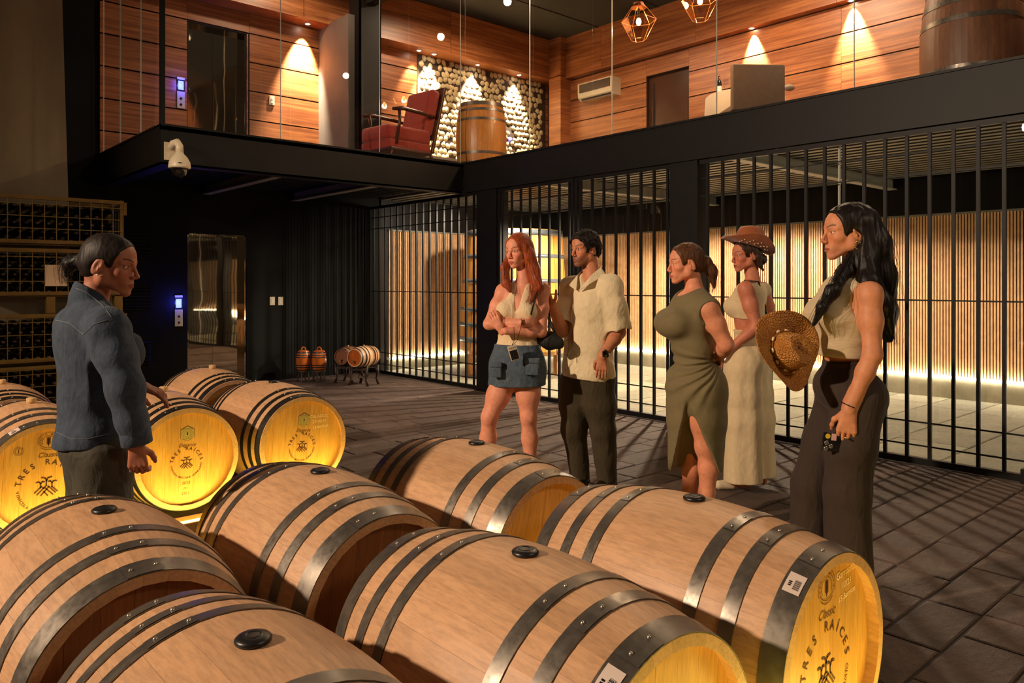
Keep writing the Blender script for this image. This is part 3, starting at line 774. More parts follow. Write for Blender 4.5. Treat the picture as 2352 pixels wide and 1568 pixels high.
# vat behind the bars
def vat():
    cx, cy = 7.66, 8.62; t = thing('oak_vat', 'big upright oak vat with blue-grey hoops and chrome hatch behind the bars', 'vat', (cx, cy, 0))
    z0, z1, r0, r1 = .40, 2.17, .84, .74
    n = 40; R = lambda z: r0+(r1-r0)*(z-z0)/(z1-z0)
    for i in range(n):
        a0, a1 = 2*PI*i/n+.003, 2*PI*(i+1)/n-.003; V = []
        for z in (z0, z1):
            for r in (R(z), R(z)-.04):
                for a in (a0, a1): V.append((cx+r*math.cos(a), cy+r*math.sin(a), z))
        MB().add(V, [(0, 1, 5, 4), (1, 3, 7, 5), (3, 2, 6, 7), (2, 0, 4, 6), (4, 5, 7, 6), (0, 2, 3, 1)]).build('stave', M['stave_amber'], t)
    hm = plain('blue_grey_vat_hoop', (104, 110, 118), .4, .5)
    for z, w in ((2.12, .08), (1.78, .055), (1.42, .055), (1.0, .055), (.78, .06), (.56, .08)):
        MB().lathe([(R(z-w/2)+.001, z-w/2), (R(z-w/2)+.006, z-w/2), (R(z+w/2)+.006, z+w/2), (R(z+w/2)+.001, z+w/2)], (cx, cy, 0), 48, caps=False).build('hoop', hm, t, True)
    MB().lathe([(r1-.05, z1-.05), (.001, z1-.05)], (cx, cy, 0), 40, caps=False).build('lid', M['stave_amber'], t)
    MB().lathe([(r0-.05, z0+.03), (.001, z0+.03)], (cx, cy, 0), 40, caps=False).build('floor_head', M['stave_amber'], t)
    for i in range(6):
        a = i*PI/3+.3; x, y = cx+.66*math.cos(a), cy+.66*math.sin(a)
        MB().box(x-.04, x+.04, y-.04, y+.04, 0, .34, .004).build('leg', M['stave_amber'], t)
    MB().lathe([(.72, .34), (.78, .34), (.78, .40), (.72, .40), (.72, .34)], (cx, cy, 0), 40, caps=False).build('ring_base', M['stave_amber'], t)
    # chrome hatch facing the hall
    dirv = Vector((7.33-cx, 7.78-cy, 0)); dirv = (at(1268, 680, 10.2)-Vector((cx, cy, 0))); dirv.z = 0; dirv.normalize()
    q = dirv.to_track_quat('Z', 'Y').to_matrix().to_4x4(); c = Vector((cx, cy, 1.18))+dirv*(R(1.18)-.01)
    chrome = plain('chrome', (210, 210, 215), .12, 1.0)
    MB().lathe([(.21, 0), (.21, .03), (.17, .05), (.165, .03)], (0, 0, 0), 32, caps=False).xf(Matrix.Translation(c) @ q).build('hatch_ring', chrome, t, True)
    MB().lathe([(.165, .03), (.1, .045), (.001, .05)], (0, 0, 0), 32, caps=False).xf(Matrix.Translation(c) @ q).build('hatch_door', chrome, t, True)
    MB().tube([(-.10, 0, .08), (.10, 0, .08)], .012).tube([(0, -.10, .08), (0, .10, .08)], .012).tube([(0, 0, .04), (0, 0, .09)], .015).xf(Matrix.Translation(c) @ q).build('hand_wheel', chrome, t, True)
    d2 = (at(1262, 601, 10.2)-Vector((cx, cy, 0))); d2.z = 0; d2.normalize(); c2 = Vector((cx, cy, 1.67))+d2*(R(1.67)-.005)
    MB().lathe([(.035, 0), (.035, .02), (.02, .05), (.001, .05)], (0, 0, 0), 16, caps=False).xf(Matrix.Translation(c2) @ d2.to_track_quat('Z', 'Y').to_matrix().to_4x4()).build('sample_tap', M['dark_plastic'], t, True)
    # level gauge
    p = Vector((cx, cy, 0))+RT*.86-FW*.32
    MB().tube([p+Vector((0, 0, .95)), p+Vector((0, 0, 2.0))], .012).build('level_gauge', M['cream_plastic'], t, True)
    MB().box(p.x-.04, p.x+.04, p.y-.03, p.y+.03, .9, 1.0, .005).build('gauge_box', M['dark_plastic'], t)
vat()
# ================================================================== bottle cages
M['brass_steel'] = plain('yellow_zinc_frame', (112, 84, 34), .5, .5, .2, 8)
M['wire'] = plain('yellow_zinc_wire', (110, 86, 40), .45, .6)
M['bottle_glass'] = plain('dark_bottle_glass', (8, 10, 7), .3, 0, spec=.3)
M['capsule'] = plain('bottle_capsule', (64, 44, 28), .4, .3, rand=.4)
bm_ = MB().lathe([(.001, -.15), (.036, -.15), (.038, -.14), (.038, .03), (.030, .055), (.015, .08), (.0145, .13)], (0, 0, 0), 10, 'Y').V
def bottle_mesh():
    a = MB().lathe([(.001, .15), (.036, .15), (.038, .14), (.038, -.03), (.030, -.055), (.015, -.08), (.0145, -.10)], (0, 0, 0), 10, 'Y')
    nv = len(a.F); a.lathe([(.0155, -.085), (.0155, -.148), (.012, -.152), (.001, -.152)], (0, 0, 0), 8, 'Y', caps=False)
    me = mesh_from('wine_bottle', a.V, a.F, [M['bottle_glass'], M['capsule']], True)
    for i, p in enumerate(me.polygons): p.material_index = 0 if i < nv else 1
    return me
BOT = bottle_mesh()
YC = 9.0; CX0, CX1 = 1.02, 2.30
levels = [(.03, .55), (.57, 1.08), (1.25, 1.75), (1.78, 2.29)]
names = ['bottom', 'second', 'third', 'top']
for li, (z0, z1) in enumerate(levels):
    t = thing('bottle_cage', '%s yellow wire bottle cage in the stack behind the guide' % ('topmost', 'third', 'second', 'lowest')[3-li], 'cage', ((CX0+CX1)/2, YC+.25, z0)) if False else thing('bottle_cage', ['lowest yellow wire bottle cage of the stack, just above the left barrels', 'yellow wire bottle cage second from the floor, with paper tag at its side', 'yellow wire bottle cage second from the top, with white paper sheet', 'topmost yellow wire bottle cage beneath the concrete pier'][li], 'cage', ((CX0+CX1)/2, YC+.25, z0))
    for (x, y) in ((CX0, YC), (CX1-.035, YC), (CX0, YC+.5), (CX1-.035, YC+.5)):
        MB().box(x, x+.035, y, y+.035, z0, z1, .003).build('corner_post', M['brass_steel'], t)
    for z in (z0+.015, z1-.045):
        MB().box(CX0, CX1, YC-.012, YC+.018, z, z+.04, .003).box(CX0, CX1, YC-.016, YC-.012, z+.015, z+.025).build('frame_rail', M['brass_steel'], t)
        MB().box(CX0, CX1, YC+.5, YC+.53, z, z+.04).build('frame_rail', M['brass_steel'], t)
        MB().box(CX1-.03, CX1, YC+.03, YC+.5, z, z+.04).build('frame_rail', M['brass_steel'], t)
    n = 12
    for i in range(1, n):
        x = CX0+(CX1-CX0)*i/n; MB().box(x-.004, x+.004, YC-.006, YC+.0, z0+.05, z1-.04).build('wire', M['wire'], t)
    for k in range(4):
        z = z1-.09-.125*k; MB().box(CX0, CX1, YC-.010, YC-.005, z-.004, z+.004).build('wire', M['wire'], t)
    for j in range(4):
        y = YC+.1+.1*j; MB().box(CX1-.008, CX1-.002, y-.003, y+.003, z0+.05, z1-.04).build('wire', M['wire'], t)
    MB().box(CX0, CX1, YC+.05, YC+.5, z0, z0+.012).build('floor_plate', M['brass_steel'], t)
    for k in range(3):
        z = z1-.09-.125*k; MB().box(CX1-.008, CX1-.002, YC+.03, YC+.5, z-.003, z+.003).build('wire', M['wire'], t)
    if li == 1 or li == 3:
        MB().box(CX1-.0, CX1+.03, YC-.01, YC+.04, z1-.16, z1-.02, .004).build('latch_bracket', M['brass_steel'], t)
    grp = 'wine bottles in the %s wire cage' % names[li]
    lab = ['dark wine bottle lying in the lowest wire cage', 'dark wine bottle lying in the cage second from the floor', 'dark wine bottle lying in the cage second from the top', 'dark wine bottle lying in the topmost wire cage'][li]
    for r in range(5):
        nb = 12 if r % 2 == 0 else 11
        for c in range(nb):
            x = CX0+.085+.1*c+(.05 if r % 2 else 0); z = z0+.052+.0885*r
            if x > CX1-.05: continue
            o = link('wine_bottle', BOT, None, (x, YC+.19+random.uniform(-.012, .012), z)); tag(o, lab, 'bottle', grp)
MB().add([(1.555, YC-.02, 1.36), (1.755, YC-.02, 1.36), (1.755, YC-.018, 1.58), (1.555, YC-.018, 1.58)], [(0, 1, 2, 3)]).thing('paper_sheet', plain('paper', (200, 170, 140), .9), 'pale paper sheet pinned to the wire cage behind the ponytail', 'paper')
for x in (CX0+.06, CX1-.12):
    pass
t = thing('stacking_feet', 'yellow steel feet between the upper and lower pair of cages', 'feet', ((CX0+CX1)/2, YC+.2, 1.08))
for x in (CX0, CX0+.55, CX1-.09):
    for y in (YC, YC+.42): MB().box(x, x+.08, y, y+.08, 1.08, 1.25, .004).build('foot', M['brass_steel'], t)
for z0_, z1_ in ((.55, .57), (1.75, 1.78)):
    t = thing('stacking_feet', 'thin yellow packer strip between the %s' % ('two lower cages' if z0_ < 1 else 'two upper cages'), 'feet', ((CX0+CX1)/2, YC+.2, z0_))
    for x in (CX0, CX1-.09): MB().box(x, x+.08, YC, YC+.5, z0_, z1_).build('foot', M['brass_steel'], t)
t = thing('stacking_feet', 'low steel feet under the lowest cage', 'feet', ((CX0+CX1)/2, YC+.2, 0))
for x in (CX0, CX1-.09): MB().box(x, x+.08, YC, YC+.5, 0, .03).build('foot', M['brass_steel'], t)

# ------------------------------------------------------------------ small casks by the dark wall
M['hoop_dark'] = M['hoop_black']
small = Cask(L=.27, rb=.102, rh=.082, nst=16, th=.012, hoops=((.014, .016), (.05, .014), (.08, .014)), m='stave_orange', hm='hoop_dark', head_m='stave_orange', nhb=4, rivets=False)
small2 = Cask(L=.42, rb=.150, rh=.122, nst=18, th=.014, hoops=((.020, .024), (.09, .022), (.145, .022)), m='stave', hm='hoop_dark', head_m='stave_orange', nhb=5, rivets=False)
small3 = Cask(L=.38, rb=.135, rh=.108, nst=18, th=.013, hoops=((.020, .024), (.09, .022)), m='stave_dark', hm='hoop_dark', head_m='head_dark', nhb=5, rivets=False)
M['dark_wood'] = wood('dark_stand_wood', [(.2, (34, 22, 16)), (.5, (52, 36, 26)), (.8, (70, 48, 34))], (2, 2, 2), .5, 3, .05)
for i, px in enumerate((697, 733)):
    p = at(px, 852, 10.65); x, y = p.x, p.y
    st = thing('cask_stand', ['dark little stand under the left orange keg', 'dark little stand under the right orange keg'][i], 'stand', (x, y, 0))
    for k in range(4):
        a = PI/4+k*PI/2; MB().tube([(x+.09*math.cos(a), y+.09*math.sin(a), 0), (x+.06*math.cos(a), y+.06*math.sin(a), .145)], .012, 6).build('leg', M['dark_wood'], st)
    MB().lathe([(.09, .143), (.09, .158), (.001, .158)], (x, y, 0), 16).build('top_plate', M['dark_wood'], st)
    c = small.place('small_keg', ['small varnished orange keg standing upright, left of two', 'small varnished orange keg standing upright, right of two'][i], 'keg', (x, y, .159), upright=True, seed=40+i)
    MB().lathe([(.078, .415), (.078, .435), (.045, .448), (.001, .452)], (x, y, 0), 16).build('lid', M['stave_orange'], c)
    MB().tube([(x-.03, y, .448), (x-.027, y, .475), (x, y, .49), (x+.027, y, .475), (x+.03, y, .448)], .010, 6).build('lid_handle', M['stave_orange'], c)
for i, (px, pd, cs) in enumerate(((836, 10.35, small2), (800, 10.62, small3))):
    p = at(px, 860, pd); x, y = p.x, p.y; r = cs.rb; th = math.radians(-68 if i == 0 else -60)
    st = thing('cask_stand', ['turned dark wooden cradle under the pale striped keg', 'turned dark wooden cradle under the brown keg'][i], 'stand', (x, y, 0))
    Mr = Matrix.Translation((x, y, 0)) @ Matrix.Rotation(th, 4, 'Z')
    for sy in (-.12, .12):
        MB().box(-r*.95, r*.95, sy-.018, sy+.018, .20, .225, .004).xf(Mr).build('cross_bar', M['dark_wood'], st)
        for sx in (-1, 1):
            MB().tube([(sx*r*1.05, sy, 0), (sx*r*.8, sy, .08), (sx*r*.92, sy, .15), (sx*r*.97, sy, .27)], [.020, .013, .022, .016], 8).xf(Mr).build('leg', M['dark_wood'], st, True)
    MB().box(-.012, .012, -.12, .12, .10, .12).xf(Mr).build('stretcher', M['dark_wood'], st)
    MB().box(-.05, .05, -.16, .16, .222, .232).xf(Mr).build('cradle_board', M['dark_wood'], st)
    c = cs.place('small_keg', ['striped pale keg lying on its cradle beside the bars, pale cork on top', 'brown keg lying on its cradle behind the pale striped keg'][i], 'keg', (x, y, .234), seed=50+i, bung='cork', twist=.1, rot=(0, 0, th))
    fy = -cs.L/2; zc = r-.06
    ORG[c.name] = Vector((0, 0, 0))
    MB().tube([(0, fy+.01, zc), (0, fy-.05, zc)], .010, 8).tube([(0, fy-.035, zc), (0, fy-.035, zc+.03)], .005, 6).tube([(-.018, fy-.035, zc+.032), (.018, fy-.035, zc+.032)], .005, 6).build('tap', plain('brass', (190, 150, 80), .3, .9), c, True)

# ------------------------------------------------------------------ switches, lift panels
def plate(label, cx, cz, w, h, buttons, name='wall_switch', y=YB):
    t = thing(name, label, 'switch', (cx, y, cz-h/2))
    MB().box(cx-w/2, cx+w/2, y-.012, y, cz-h/2, cz+h/2, .003).build('plate', M['cream_plastic'], t)
    for (u, v, a, b) in buttons:
        MB().box(cx+u-a/2, cx+u+a/2, y-.016, y-.012, cz+v-b/2, cz+v+b/2, .001).build('rocker', M['white_plastic'], t)
    return t
dY = 10.28
def onback(px, py, Y=YB):
    # point of the plane y=Y behind the pixel
    k = (px-1176)/FPX; d = Y/(FW.y+RT.y*k); return at(px, py, d)
p = onback(625, 691); plate('left one of two cream switch plates on the dark wall', p.x, p.z, .075, .12, [(0, 0, .03, .05)])
p = onback(644, 691); plate('right one of two cream switch plates on the dark wall', p.x, p.z, .075, .12, [(0, .02, .03, .03), (0, -.02, .03, .03)])
p = onback(624, 231, YB-.02); plate('cream switch plate on the lit timber wall upstairs', p.x, p.z, .08, .13, [(0, .025, .03, .03), (0, -.025, .03, .03)], y=YB-.02)
for nm, py, yy in (('lower', 695, YB), ('upper', 195, YB-.02)):
    p = onback(410 if nm == 'lower' else 415, py, yy)
    t = thing('lift_panel', 'lift call panel with glowing blue display, %s' % ('on the dark lower wall' if nm == 'lower' else 'on the timber wall upstairs'), 'panel', (p.x, yy, p.z-.31))
    MB().box(p.x-.05, p.x+.05, yy-.014, yy, p.z+.07, p.z+.10, .003).build('top_plate', M['cream_plastic'], t)
    MB().box(p.x-.05, p.x+.05, yy-.008, yy, p.z-.08, p.z+.065).build('display_frame', M['dark_plastic'], t)
    MB().box(p.x-.034, p.x+.034, yy-.012, yy-.008, p.z-.065, p.z+.05, .002).build('display', M['blue'], t)
    MB().box(p.x-.05, p.x+.05, yy-.014, yy, p.z-.31, p.z-.09, .003).build('button_plate', plain('brushed_plate', (200, 190, 165), .3, .8) if nm == 'lower' else M['cream_plastic'], t)
    for zz in (-.18, -.26): MB().lathe([(.016, 0), (.016, .004), (.001, .005)], (0, 0, 0), 14, caps=False).xf(Matrix.Translation((p.x, yy-.014, p.z+zz)) @ Matrix.Rotation(PI/2, 4, 'X')).build('button', M['dark_plastic'], t)
    light('display_glow', 'POINT', (p.x, yy-.06, p.z), 6, (.04, .05, 1.0), .03)

# ------------------------------------------------------------------ camera dome
c0 = at(357, 365, 7.42)
t = thing('security_camera', 'white dome security camera hung from the corner of the balcony beam', 'camera', (c0.x, YE-.09, c0.z-.25))
cx, cz = 2.47, 0
MB().box(2.40, 2.53, YE-.012, YE+.0, 2.62, 2.80, .003).build('wall_plate', M['cream_plastic'], t)
MB().tube([(2.465, YE-.01, 2.74), (2.475, YE-.05, 2.785), (2.49, YE-.11, 2.79), (2.50, YE-.15, 2.75), (2.50, YE-.155, 2.66)], [.035, .038, .038, .036, .038], 14).build('arm', M['cream_plastic'], t, True)
MB().lathe([(.030, 2.70), (.042, 2.67), (.075, 2.635), (.098, 2.59), (.104, 2.545), (.104, 2.53), (.082, 2.525)], (2.50, YE-.155, 0), 28).build('housing', M['cream_plastic'], t, True)
MB().lathe([(.080, 2.528), (.078, 2.50), (.062, 2.462), (.036, 2.44), (.001, 2.432)], (2.50, YE-.155, 0), 24, caps=False).build('dome', plain('smoked_dome', (20, 18, 16), .08, 0, spec=.9), t, True)
MB().box(2.455, 2.485, YE-.262, YE-.252, 2.566, 2.573).build('maker_mark', M['dark_plastic'], t)

# ------------------------------------------------------------------ red armchair upstairs
M['red_fabric'] = plain('red_upholstery', (150, 40, 22), .85, 0, .2, 30, .2, 200, .002, sheen=.3)
M['chair_wood'] = wood('dark_mahogany', [(.2, (38, 18, 12)), (.5, (60, 30, 20)), (.8, (82, 44, 28))], (3, 3, 1), .3, 3, .03)
def cushion(x0, x1, y0, y1, z0, z1, b=.04, M4=None):
    bm = bmesh.new(); bmesh.ops.create_cube(bm, size=1)
    for v in bm.verts: v.co = Vector(((x0+x1)/2+v.co.x*(x1-x0), (y0+y1)/2+v.co.y*(y1-y0), (z0+z1)/2+v.co.z*(z1-z0)))
    bmesh.ops.bevel(bm, geom=bm.edges[:], offset=b, segments=4, affect='EDGES', profile=.5)
    m = MB().bm(bm)
    return m.xf(M4) if M4 else m
ac = (5.50, 8.45); t = thing('armchair', 'red upholstered armchair with dark wooden arms upstairs', 'armchair', (ac[0], ac[1], ZF))
A = Matrix.Translation((ac[0], ac[1], ZF)) @ Matrix.Rotation(math.radians(186), 4, 'Z')   # local +x = sitting direction
cushion(-.30, .42, -.29, .29, .30, .50, .05, A).build('seat', M['red_fabric'], t, True)
cushion(-.28, .40, -.30, .30, .20, .31, .02, A).build('seat_base', M['red_fabric'], t, True)
B = A @ Matrix.Translation((-.30, 0, .46)) @ Matrix.Rotation(math.radians(-14), 4, 'Y')
cushion(-.05, .10, -.27, .27, -.02, .62, .05, B).build('backrest', M['red_fabric'], t, True)
MB().box(-.09, -.05, -.31, -.27, -.25, .68, .008).box(-.09, -.05, .27, .31, -.25, .68, .008).box(-.09, -.055, -.31, .31, .60, .69, .01).box(-.085, -.06, -.28, .28, -.05, .6).xf(B).build('back_frame', M['chair_wood'], t)
for s_ in (-1, 1):
    MB().tube([(-.34, s_*.30, .68), (-.1, s_*.31, .70), (.2, s_*.315, .71), (.36, s_*.31, .68)], [.022, .026, .028, .022], 8).xf(A).build('armrest', M['chair_wood'], t, True)
    MB().tube([(.26, s_*.31, .70), (.24, s_*.30, .55), (.30, s_*.30, .25)], [.022, .018, .022], 8).xf(A).build('arm_post', M['chair_wood'], t, True)
    MB().tube([(.34, s_*.26, .24), (.36, s_*.27, .12), (.38, s_*.28, 0)], [.026, .02, .016], 8).xf(A).build('leg', M['chair_wood'], t, True)
    MB().tube([(-.28, s_*.26, .24), (-.34, s_*.26, .12), (-.42, s_*.26, 0)], [.026, .02, .018], 8).xf(A).build('leg', M['chair_wood'], t, True)
MB().box(-.30, .38, -.30, .30, .17, .21, .01).xf(A).build('seat_rail', M['chair_wood'], t)

# ------------------------------------------------------------------ table with cloth, bottle, glass, chair
tc = (9.20, 5.62); tz = ZF+1.03
t = thing('cloth_table', 'round high table under a pale cloth behind the brown chair upstairs', 'table', (tc[0], tc[1], ZF))
V = []; F = []; n = 72
for i, (r, z) in enumerate(((.001, tz), (.50, tz), (.515, tz-.012), (.53, tz-.3), (.56, tz-.7), (.58, ZF+.05))):
    for k in range(n):
        a = 2*PI*k/n; w_ = max(0, i-2)*.014*math.sin(a*11+i*.1); V.append((tc[0]+(r+w_)*math.cos(a), tc[1]+(r+w_)*math.sin(a), z))
for i in range(5):
    for k in range(n): F.append((i*n+k, i*n+(k+1) % n, (i+1)*n+(k+1) % n, (i+1)*n+k))
MB().lathe([(.50, tz-.02), (.50, tz-.004)], (tc[0], tc[1], 0), 32).build('tabletop', M['chair_wood'], t)
MB().lathe([(.22, ZF+.0), (.22, ZF+.02), (.04, ZF+.05), (.04, tz-.02)], (tc[0], tc[1], 0), 20).build('pedestal', M['steel_black'], t, True)
MB().add(V, F).thing('tablecloth', plain('pale_cloth', (190, 168, 140), .9, sheen=.3), 'pale cloth draped over the high table upstairs', 'tablecloth', smooth=True)
d_ = 10.25
p = at(1652, 218, d_); mt = M['bottle_glass']
b = thing('wine_bottle', 'dark wine bottle standing on the cloth table upstairs', 'bottle', (p.x, p.y, tz))
MB().lathe([(.001, tz), (.034, tz), (.036, tz+.01), (.036, tz+.15), (.03, tz+.18), (.014, tz+.21), (.0135, tz+.26)], (p.x, p.y, 0), 16).build('body', mt, b, True)
MB().lathe([(.0365, tz+.04), (.0365, tz+.12)], (p.x, p.y, 0), 16, caps=False).build('label', M['white_plastic'], b, True)
MB().lathe([(.0145, tz+.205), (.0145, tz+.262), (.001, tz+.264)], (p.x, p.y, 0), 12, caps=False).build('capsule', plain('dark_capsule', (60, 20, 18), .3, .3), b, True)
p = at(1669, 218, d_)
MB().lathe([(.001, tz), (.034, tz), (.034, tz+.003), (.004, tz+.006), (.0035, tz+.09), (.02, tz+.10), (.042, tz+.13), (.044, tz+.16), (.034, tz+.215)], (p.x, p.y, 0), 20, caps=False).thing('wine_glass', glass('stemware', (.95, .95, .95), 3.0, .06), 'empty stemmed wine glass beside the bottle upstairs', 'glass', smooth=True)
p = at(1812, 222, 10.0)
MB().ell((p.x, p.y, tz+.04), (.10, .07, .04), 12).thing('folded_napkin', plain('grey_cloth', (160, 145, 130), .9), 'folded grey napkin on the cloth table right of the brown chair', 'napkin', smooth=True)
q = at(1741, 200, 8.4)
t = thing('dining_chair', 'brown upholstered high-back chair seen from behind through the balcony glass', 'chair', (q.x, q.y, ZF))
A = Matrix.Translation((q.x, q.y, ZF)) @ Matrix.Rotation(-YAW+math.radians(4), 4, 'Z')
mb_ = plain('brown_leatherette', (104, 80, 60), .55, 0, .1, 20)
cushion(-.30, .30, -.03, .05, .40, .915, .02, A).build('backrest', mb_, t, True)
cushion(-.29, .29, .0, .50, .38, .48, .03, A).build('seat', mb_, t, True)
for x, y in ((-.26, 0), (.26, 0), (-.26, .45), (.26, .45)): MB().box(x-.02, x+.02, y-.02, y+.02, 0, .39, .003).xf(A).build('leg', M['chair_wood'], t)

# ------------------------------------------------------------------ air conditioner
t = thing('air_conditioner', 'wall-mounted white air conditioner on the timber wall upstairs', 'air conditioner', (XR-.1, 8.92, 4.62))
V = [(XR-.02, z) for z in ()]
prof = [(0, 0), (-.16, .0), (-.22, .05), (-.23, .14), (-.23, .30), (0, .30)]
V = [(XR-.02+a, y, 4.62+b) for y in (8.52, 9.32) for a, b in prof]; n = len(prof)
MB().add(V, [tuple(range(n)), tuple(range(2*n-1, n-1, -1))]+[(i, (i+1) % n, n+(i+1) % n, n+i) for i in range(n)]).build('casing', M['cream_plastic'], t)
MB().box(XR-.258, XR-.252, 8.56, 9.28, 4.75, 4.90, .002).build('front_panel', plain('mirror_panel', (120, 110, 96), .12, .6), t)
MB().box(XR-.22, XR-.17, 8.58, 9.26, 4.628, 4.66).build('air_outlet', M['dark_plastic'], t)
MB().ell((XR-.26, 8.62, 4.74), (.004, .006, .006), 8).build('indicator_light', emission('red_led', (1, .05, .05), 6), t)

# ------------------------------------------------------------------ pendants
def pendant(c, R_, label):
    t = thing('pendant_lamp', label, 'lamp', (c.x, c.y, c.z-R_))
    n = 6; levels_ = [(.42*R_, -1.0*R_), (1.0*R_, .12*R_), (.45*R_, .85*R_)]
    P = [[c+Vector((r*math.cos(2*PI*k/n+(.5*0)), r*math.sin(2*PI*k/n), z)) for k in range(n)] for r, z in levels_]
    fr = MB(); gl = MB()
    for L_ in P:
        for k in range(n): fr.tube([L_[k], L_[(k+1) % n]], .0028, 5)
    for a, b in zip(P, P[1:]):
        for k in range(n):
            fr.tube([a[k], b[k]], .0028, 5)
            gl.add([a[k], a[(k+1) % n], b[(k+1) % n], b[k]], [(0, 1, 2, 3)])
    fr.build('frame', plain('copper_frame', (190, 120, 70), .3, .8), t); gl.build('glass_shade', glass('amber_glass', (1.0, .84, .62), 1.5, .16), t)
    MB().tube([c+Vector((0, 0, .8*R_)), (c.x, c.y, ZC)], .004, 6).build('cord', M['dark_plastic'], t)
    MB().lathe([(.45*R_, .85*R_), (.30*R_, 1.05*R_), (.06, 1.12*R_), (.001, 1.12*R_)], c, 12, caps=False).build('cap', plain('copper_cap', (150, 90, 52), .35, .8), t)
    MB().tube([c+Vector((0, 0, .8*R_)), c+Vector((0, 0, .25*R_))], .014, 8).build('socket', M['dark_plastic'], t)
    MB().ell(c+Vector((0, 0, .05*R_)), (.030, .030, .045), 14).build('bulb', M['bulb'], t, True)
    light('pendant_light', 'POINT', c+Vector((0, 0, -.02)), 70, (1.0, .66, .36), .04)
pendant(at(1467, 52, 8.7), .20, 'faceted copper pendant lamp, the left one, over the balcony')
pendant(at(1608, 4, 8.2), .20, 'faceted copper pendant lamp, the right one, cut by the top of the photo')

# ------------------------------------------------------------------ petal wall
M['petal'] = plain('cream_petal', (206, 186, 140), .5, 0, .12, 30, rand=.22)
fw = thing('petal_panel', 'feature wall of overlapping cream petals behind the upstairs barrel', 'wall panel', (8.5, YB-.03, ZF+.02))
MB().box(7.06, 9.96, YB-.034, YB-.021, ZF+.02, 5.13).build('backing', plain('petal_backing', (58, 44, 30), .7), fw)
pm = []
for q in range(5):
    rr_ = random.Random(q); n = 8; V = []
    for k in range(n):
        a = 2*PI*k/n; r = .052*rr_.uniform(.72, 1.12); V.append((r*math.cos(a), 0, r*1.15*math.sin(a)))
    V += [(x*.8, -.010, z*.8) for x, y, z in V]; V.append((0, -.014, 0))
    F = [(k, (k+1) % n, n+(k+1) % n, n+k) for k in range(n)]+[(n+k, n+(k+1) % n, 2*n) for k in range(n)]
    pm.append(mesh_from('petal', V, F, M['petal'], True))
rest = MB(); cnt = 0; rr_ = random.Random(4); cells = []
for i in range(29):
    for j in range(22):
        cells.append((7.14+i*.097+(j % 2)*.045+rr_.uniform(-.018, .018), ZF+.12+j*.099+rr_.uniform(-.018, .018)))
cells = [c for c in cells if c[0] < 9.88 and rr_.random() < .88]; cells.sort(key=lambda c: -c[1])
for (x, z) in cells:
    m_ = pm[rr_.randrange(5)]; rot_ = rr_.uniform(0, 6.28)
    if cnt < 290:
        o = link('petal', m_, fw, Vector((x, YB-.034, z))-org(fw)); o.rotation_euler = (0, rot_, 0); cnt += 1
    else:
        Mx = Matrix.Translation((x, YB-.034, z)) @ Matrix.Rotation(rot_, 4, 'Y'); rest.add([Mx @ v.co for v in m_.vertices], [tuple(p.vertices) for p in m_.polygons])
o = rest.build('lower_petals', M['petal'], fw, True); o['kind'] = 'stuff'
# ribbed low grille behind the armchair
p = at(1010, 330, 11.0)
t = thing('ribbed_bench', 'low grey ribbed bench between the armchair and the upright barrel', 'bench', (6.9, 10.0, ZF))
MB().box(6.35, 7.6, 9.80, 10.2, ZF+.46, ZF+.5, .004).build('bench_top', M['beam_grey'], t)
MB().box(6.37, 7.58, 9.86, 10.2, ZF, ZF+.46).build('bench_body', M['ceiling_dark'], t)
x = 6.37
while x < 7.56: MB().box(x, x+.022, 9.835, 9.86, ZF, ZF+.46).build('rib', M['beam_grey'], t); x += .05
